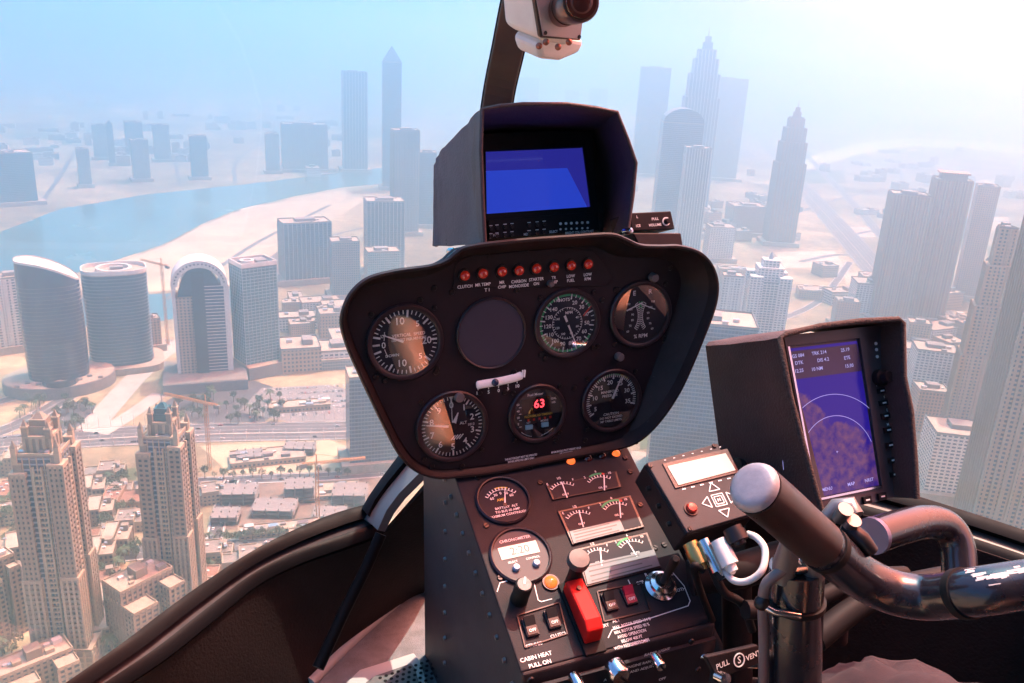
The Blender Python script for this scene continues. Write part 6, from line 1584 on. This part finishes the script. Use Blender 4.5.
for sgn in (-1, 1):
    pp = []
    for i, p in enumerate(bp):
        d = (bp[min(i + 1, len(bp) - 1)] - bp[max(i - 1, 0)]).normalized(); s = d.cross(p.normalized()).normalized(); pp.append(p + s * sgn * .0185)
    b = MB(); b.tube(pp, .0042, 10, seal); b.build('bow_seal', None, cab, smooth=60)
# windshield: two curved acrylic panes meeting at the bow, bulging above the sill
def pane(a0, a1, name):
    rows = []
    for k in range(25):
        t = k / 24; z = 1.16 * t
        g = 1 + .30 * math.sin(min(z, .80) / .80 * PI / 2 * 1.25) * (1 - .55 * min(z, .8)) if z <= .8 else None
        rows.append((z, None))
    prof = smooth_path([(1.0, 0, 0), (1.085, .16, 0), (1.13, .36, 0), (1.13, .56, 0), (1.06, .76, 0), (.90, .94, 0), (.62, 1.08, 0), (.25, 1.14, 0)], 5)
    rows = [[Vector((.35 + .832 * p.x * math.sin(rad(a0 + (a1 - a0) * j / 28)), -.10 + 1.19 * p.x * math.cos(rad(a0 + (a1 - a0) * j / 28)), US + .004 + p.y)) for j in range(29)] for p in prof]
    q = MB(); R_, C_ = len(rows), 29
    q.add([p for r_ in rows for p in r_], [(i * C_ + j, i * C_ + j + 1, (i + 1) * C_ + j + 1, (i + 1) * C_ + j) for i in range(R_ - 1) for j in range(C_ - 1)], paneglass)
    return q.build(name, None, cab, smooth=80)
pane(-105, 0, 'windshield'); pane(0, 105, 'windshield')

# ---------------------------------------------------------------- boxed camera on the bow
KB = Plane(P(560, 16, .84), hyaw(16, -14), HR)
kb = thing('bow_camera', 'white boxed camera with a dark round lens hanging from the windshield bow', 'camera', KB.m)
creamw = mat('cream_white_enamel', (.74, .68, .62), rough=.4, coat=.3, var=.06, vscale=30)
fpq = KB.poly([(531, -22), (540.5, 38), (581, 41), (588, -18)])
b = MB(); b.prism(fpq, -.006, 0, mat('dark_front_plate', (.05, .03, .028), rough=.4)); b.build('front_frame', None, kb, bev=.002)
b = MB(); b.prism(inset(fpq, .003), 0, .0015, mat('rose_grey_plate', (.42, .34, .34), rough=.45, metal=.2)); b.build('front_plate', None, kb, bev=.0006)
b = MB(); q = [(fpq[0][0] + .001, fpq[0][1] + .03), (fpq[1][0] + .001, fpq[1][1] - .0), (fpq[1][0] + .012, fpq[1][1] - .006), (fpq[2][0] - .010, fpq[2][1] - .006), (fpq[2][0] - .002, fpq[2][1] + .002), (fpq[3][0], fpq[3][1] + .03)]
b.prism(q, -.064, -.0062, creamw); b.build('body', None, kb, bev=.006, seg=3)
b = MB(); q2 = KB.poly([(515, 40), (540, 54), (572, 50), (578, 38)], -.03); q2 = [KB.uv(526, 40, -.03), KB.uv(530, 55, -.03), KB.uv(550, 57, -.03), KB.uv(570, 49, -.03), KB.uv(575, 36, -.03), KB.uv(540, 28, -.03)]
b.prism(q2, -.055, -.012, creamw); o = b.build('base_cap', None, kb, bev=.006, seg=3)
for px, py in ((539, 46), (546, 42), (558, 47), (569, 42)):
    b = MB(); v = KB.L(px, py, .83); b.ball((v.x, v.y, v.z), .0034, 10, mat('copper_screw', (.35, .14, .09), rough=.4, metal=.7)); b.build('screw', None, o, smooth=60)
c = KB.uv(562, 9)
p0 = Vector((*c, .0015)); p1 = KB.L(581, 2, .775); dd = p1 - p0
b = MB(); b.tube([p0, p0 + dd * .3, p0 + dd * .3, p0 + dd * .62, p0 + dd * .62, p1 - dd * .03, p1], [.0165, .0165, .0155, .0155, .0178, .0178, .0168], 34, mat('lens_barrel', (.16, .09, .075), rough=.3, metal=.7)); ln = b.build('lens_barrel', None, kb, smooth=40)
b = MB(); b.tube([p1, p1 + dd * .04], [.0150, .0140], 34, mat('lens_dark', (.05, .014, .010), rough=.15, coat=.6)); b.tube([p1 + dd * .041, p1 + dd * .045], [.0105, .0100], 34, mat('lens_ring', (.10, .03, .02), rough=.3)); b.tube([p1 + dd * .046, p1 + dd * .05], [.0088, .0082], 34, mat('lens_dark', (.05, .014, .010))); b.build('lens', None, ln, smooth=40)
for i in (0, 1, 2, 3):
    b = MB(); q = inset(fpq, .0065)[i]; b.lathe((*q, .0015), [(.0022, 0), (.0018, .001), (.0002, .0012)], 10, screwm); b.build('screw', None, kb, smooth=40)
b = MB(); b.tube([KB.L(520, -30, .92), KB.L(540, -20, .88)], .012, 14, screwm); b.build('bow_clamp', None, kb, smooth=50)

# ---------------------------------------------------------------- the pilot (only the lap shows)
def skin(name, joints, edges, radii, m, parent=None, sub=2):
    me = bpy.data.meshes.new(name); me.from_pydata([tuple(j) for j in joints], edges, []); me.materials.append(m)
    o = bpy.data.objects.new(name, me); COL.objects.link(o)
    if parent is not None: o.parent = parent
    mod = o.modifiers.new('skin', 'SKIN'); mod.use_smooth_shade = True
    bm = bmesh.new(); bm.from_mesh(me); lay = bm.verts.layers.skin.verify(); bm.verts.ensure_lookup_table()
    for v, r_ in zip(bm.verts, radii): v[lay].radius = r_ if isinstance(r_, tuple) else (r_, r_)
    bm.verts[0][lay].use_root = True; bm.to_mesh(me); bm.free()
    s = o.modifiers.new('smooth', 'SUBSURF'); s.levels = sub; s.render_levels = sub
    return o
PX = .68
pil = thing('person', 'pilot in dark plum trousers seated on the right, only the lap in view', 'person', HM.m)
knee = HM.loc(P(866, 712, .70)); 
hip = Vector((PX + .02, -.06, -.66))
kneeR = Vector((PX + .22, knee.y + .06, knee.z)); hipR = Vector((PX + .20, -.06, -.66))
pel = (hip + hipR) / 2 + Vector((0, -.03, .0)); chest = pel + Vector((0, -.06, .38)); neck = chest + Vector((0, .0, .15)); 
skinm = mat('skin', (.62, .31, .18), rough=.5, var=.1, vscale=20)
shl, shr = chest + Vector((-.19, 0, .08)), chest + Vector((.19, 0, .08))
ell_, elr = Vector((.368, .01, -.455)), Vector((.88, -.04, -.46))
wrl, wrr = Vector((.402, .11, -.595)), Vector((.775, .20, -.425))
J = [pel, chest, neck, neck + Vector((0, .03, .10)), neck + Vector((0, .035, .21)), shl, ell_, wrl, wrl + Vector((-.004, .05, -.06)), shr, elr, wrr, wrr + Vector((-.02, .09, .02)), hip, knee, knee + Vector((.02, .10, -.40)), hipR, kneeR, kneeR + Vector((0, .1, -.4))]
E = [(0, 1), (1, 2), (2, 3), (3, 4), (1, 5), (5, 6), (6, 7), (7, 8), (1, 9), (9, 10), (10, 11), (11, 12), (0, 13), (13, 14), (14, 15), (0, 16), (16, 17), (17, 18)]
Rr = [.13, .13, .055, .085, .085, .06, .038, .028, .034, .06, .045, .03, .036, .09, .06, .045, .09, .06, .045]
skin('body', J, E, Rr, skinm, pil)
skin('shirt', [pel + Vector((0, 0, .04)), chest, shl, shl.lerp(ell_, .97), shr, shr.lerp(elr, .6), neck - Vector((0, 0, .04))], [(0, 1), (1, 2), (2, 3), (1, 4), (4, 5), (1, 6)], [.155, .15, .08, .062, .08, .070, .08], mat('navy_shirt', (.02, .022, .035), rough=.9), pil)
cloth = bpy.data.materials.new('plum_twill'); cloth.use_nodes = True; nt = cloth.node_tree; bs = nt.nodes['Principled BSDF']; bs.inputs['Roughness'].default_value = .95; bs.inputs['Sheen Weight'].default_value = .05; bs.inputs['Base Color'].default_value = (.020, .012, .018, 1)
tc = nd(nt, 'ShaderNodeTexCoord'); n1 = nd(nt, 'ShaderNodeTexNoise', i_Scale=7.0, i_Detail=3.0, i_Distortion=1.2); n2 = nd(nt, 'ShaderNodeTexNoise', i_Scale=900.0, i_Detail=2.0); nt.links.new(tc.outputs['Object'], n1.inputs[0]); nt.links.new(tc.outputs['Object'], n2.inputs[0])
b1 = nd(nt, 'ShaderNodeBump', i_Strength=.9, i_Distance=.03); b2 = nd(nt, 'ShaderNodeBump', i_Strength=.3, i_Distance=.001); nt.links.new(n1.outputs[0], b1.inputs['Height']); nt.links.new(n2.outputs[0], b2.inputs['Height']); nt.links.new(b1.outputs[0], b2.inputs['Normal']); nt.links.new(b2.outputs[0], bs.inputs['Normal'])
mr = nd(nt, 'ShaderNodeMapRange'); mr.inputs['To Min'].default_value = .75; mr.inputs['To Max'].default_value = 1.25; nt.links.new(n2.outputs[0], mr.inputs['Value'])
tro = skin('trousers', [pel, hip, hip.lerp(knee, .35), hip.lerp(knee, .7), knee, knee + Vector((.01, .05, -.2)), hipR, hipR.lerp(kneeR, .5), kneeR, kneeR + Vector((0, .05, -.2))], [(0, 1), (1, 2), (2, 3), (3, 4), (4, 5), (0, 6), (6, 7), (7, 8), (8, 9)], [.15, .115, .108, .096, .088, .075, .115, .105, .088, .075], cloth, pil, 4)
tx_ = bpy.data.textures.new('folds', 'CLOUDS'); tx_.noise_scale = .075; tx_.noise_depth = 3; tx_.noise_type = 'HARD_NOISE'; dm = tro.modifiers.new('folds', 'DISPLACE'); dm.texture = tx_; dm.strength = .034
# ------------------------------------------------------------------ light, sky, haze
SUN_AZ, SUN_EL = 38.0, 69.0       # degrees right of straight ahead, and above the horizon
w = bpy.data.worlds.new('World'); SC.world = w; w.use_nodes = True
nt = w.node_tree; bg = nt.nodes['Background']
sky = nt.nodes.new('ShaderNodeTexSky'); sky.sky_type = 'NISHITA'; sky.sun_disc = False
sky.sun_elevation = rad(SUN_EL); sky.sun_rotation = rad(SUN_AZ)
sky.altitude = 0; sky.air_density = 1.0; sky.dust_density = 5.0; sky.ozone_density = 1.0
# added colour wash on the sky: rose at right, cyan at left, also brighter
tc = nt.nodes.new('ShaderNodeTexCoord')
dt = nt.nodes.new('ShaderNodeVectorMath'); dt.operation = 'DOT_PRODUCT'
az = rad(75); dt.inputs[1].default_value = (math.sin(az), math.cos(az), 0.0)
fl = nt.nodes.new('ShaderNodeVectorMath'); fl.operation = 'MULTIPLY'; fl.inputs[1].default_value = (1, 1, 0); nt.links.new(tc.outputs['Generated'], fl.inputs[0])
nm = nt.nodes.new('ShaderNodeVectorMath'); nm.operation = 'NORMALIZE'; nt.links.new(fl.outputs[0], nm.inputs[0])
nt.links.new(nm.outputs[0], dt.inputs[0])
mp = nt.nodes.new('ShaderNodeMapRange'); mp.inputs['From Min'].default_value = -1; nt.links.new(dt.outputs['Value'], mp.inputs['Value'])
cr = nt.nodes.new('ShaderNodeValToRGB')
E_ = cr.color_ramp.elements
E_[0].position = 0.18; E_[0].color = (0.38, 0.85, 1.40, 1)
E_[1].position = 0.985; E_[1].color = (8.2, 1.95, 1.05, 1)
for p_, c_ in ((.36, (.05, 1.45, 1.95)), (.55, (.15, 1.6, 2.1)), (.66, (.75, 1.6, 2.05)), (.78, (2.2, 1.6, 1.8)), (.88, (5.3, 1.75, 1.5))):
    e = E_.new(p_); e.color = (*c_, 1)
nt.links.new(mp.outputs[0], cr.inputs['Fac'])
mx = nt.nodes.new('ShaderNodeMix'); mx.data_type = 'RGBA'; mx.blend_type = 'MULTIPLY'; mx.inputs['Factor'].default_value = 1.0
nt.links.new(sky.outputs[0], mx.inputs['A']); nt.links.new(cr.outputs[0], mx.inputs['B'])
nt.links.new(mx.outputs['Result'], bg.inputs['Color'])
bg.inputs['Strength'].default_value = 0.138

ld = bpy.data.lights.new('sun', 'SUN'); ld.energy = 4.3; ld.angle = rad(0.5); ld.color = (1.0, 0.92, 0.76)
sun = bpy.data.objects.new('sun', ld); COL.objects.link(sun)
a, el = rad(SUN_AZ), rad(SUN_EL)
sd = Vector((math.sin(a) * math.cos(el), math.cos(a) * math.cos(el), math.sin(el)))
sun.rotation_euler = (-sd).to_track_quat('-Z', 'Y').to_euler()

HAZE_TOP = 175.0
hb = MB(); hb.box((0, 9000, (HAZE_TOP - ALT - 1.5) / 2), (42000, 42000, HAZE_TOP + ALT + 1.5))
hm = bpy.data.materials.new('haze'); hm.use_nodes = True
hn = hm.node_tree; hn.nodes.clear()
ho = hn.nodes.new('ShaderNodeOutputMaterial'); pv = hn.nodes.new('ShaderNodeVolumePrincipled')
pv.inputs['Color'].default_value = (0.51, 0.84, 1.0, 1)
pv.inputs['Density'].default_value = 0.00062
pv.inputs['Anisotropy'].default_value = 0.80
hn.links.new(pv.outputs[0], ho.inputs['Volume'])
hz = hb.build('haze', hm); tag(hz, 'pale blue and rose dust haze over the city', 'haze', kind='stuff')

SC.view_settings.view_transform = 'Standard'
SC.view_settings.look = 'None'
SC.view_settings.gamma = 1.0
SC.view_settings.use_curve_mapping = False
SC.view_settings.exposure = 0.70
SC.render.engine = 'CYCLES'
SC.cycles.use_denoising = True
SC.cycles.volume_bounces = 2
SC.cycles.max_bounces = 8
SC.cycles.transparent_max_bounces = 16
SC.cycles.caustics_reflective = False
SC.cycles.caustics_refractive = False
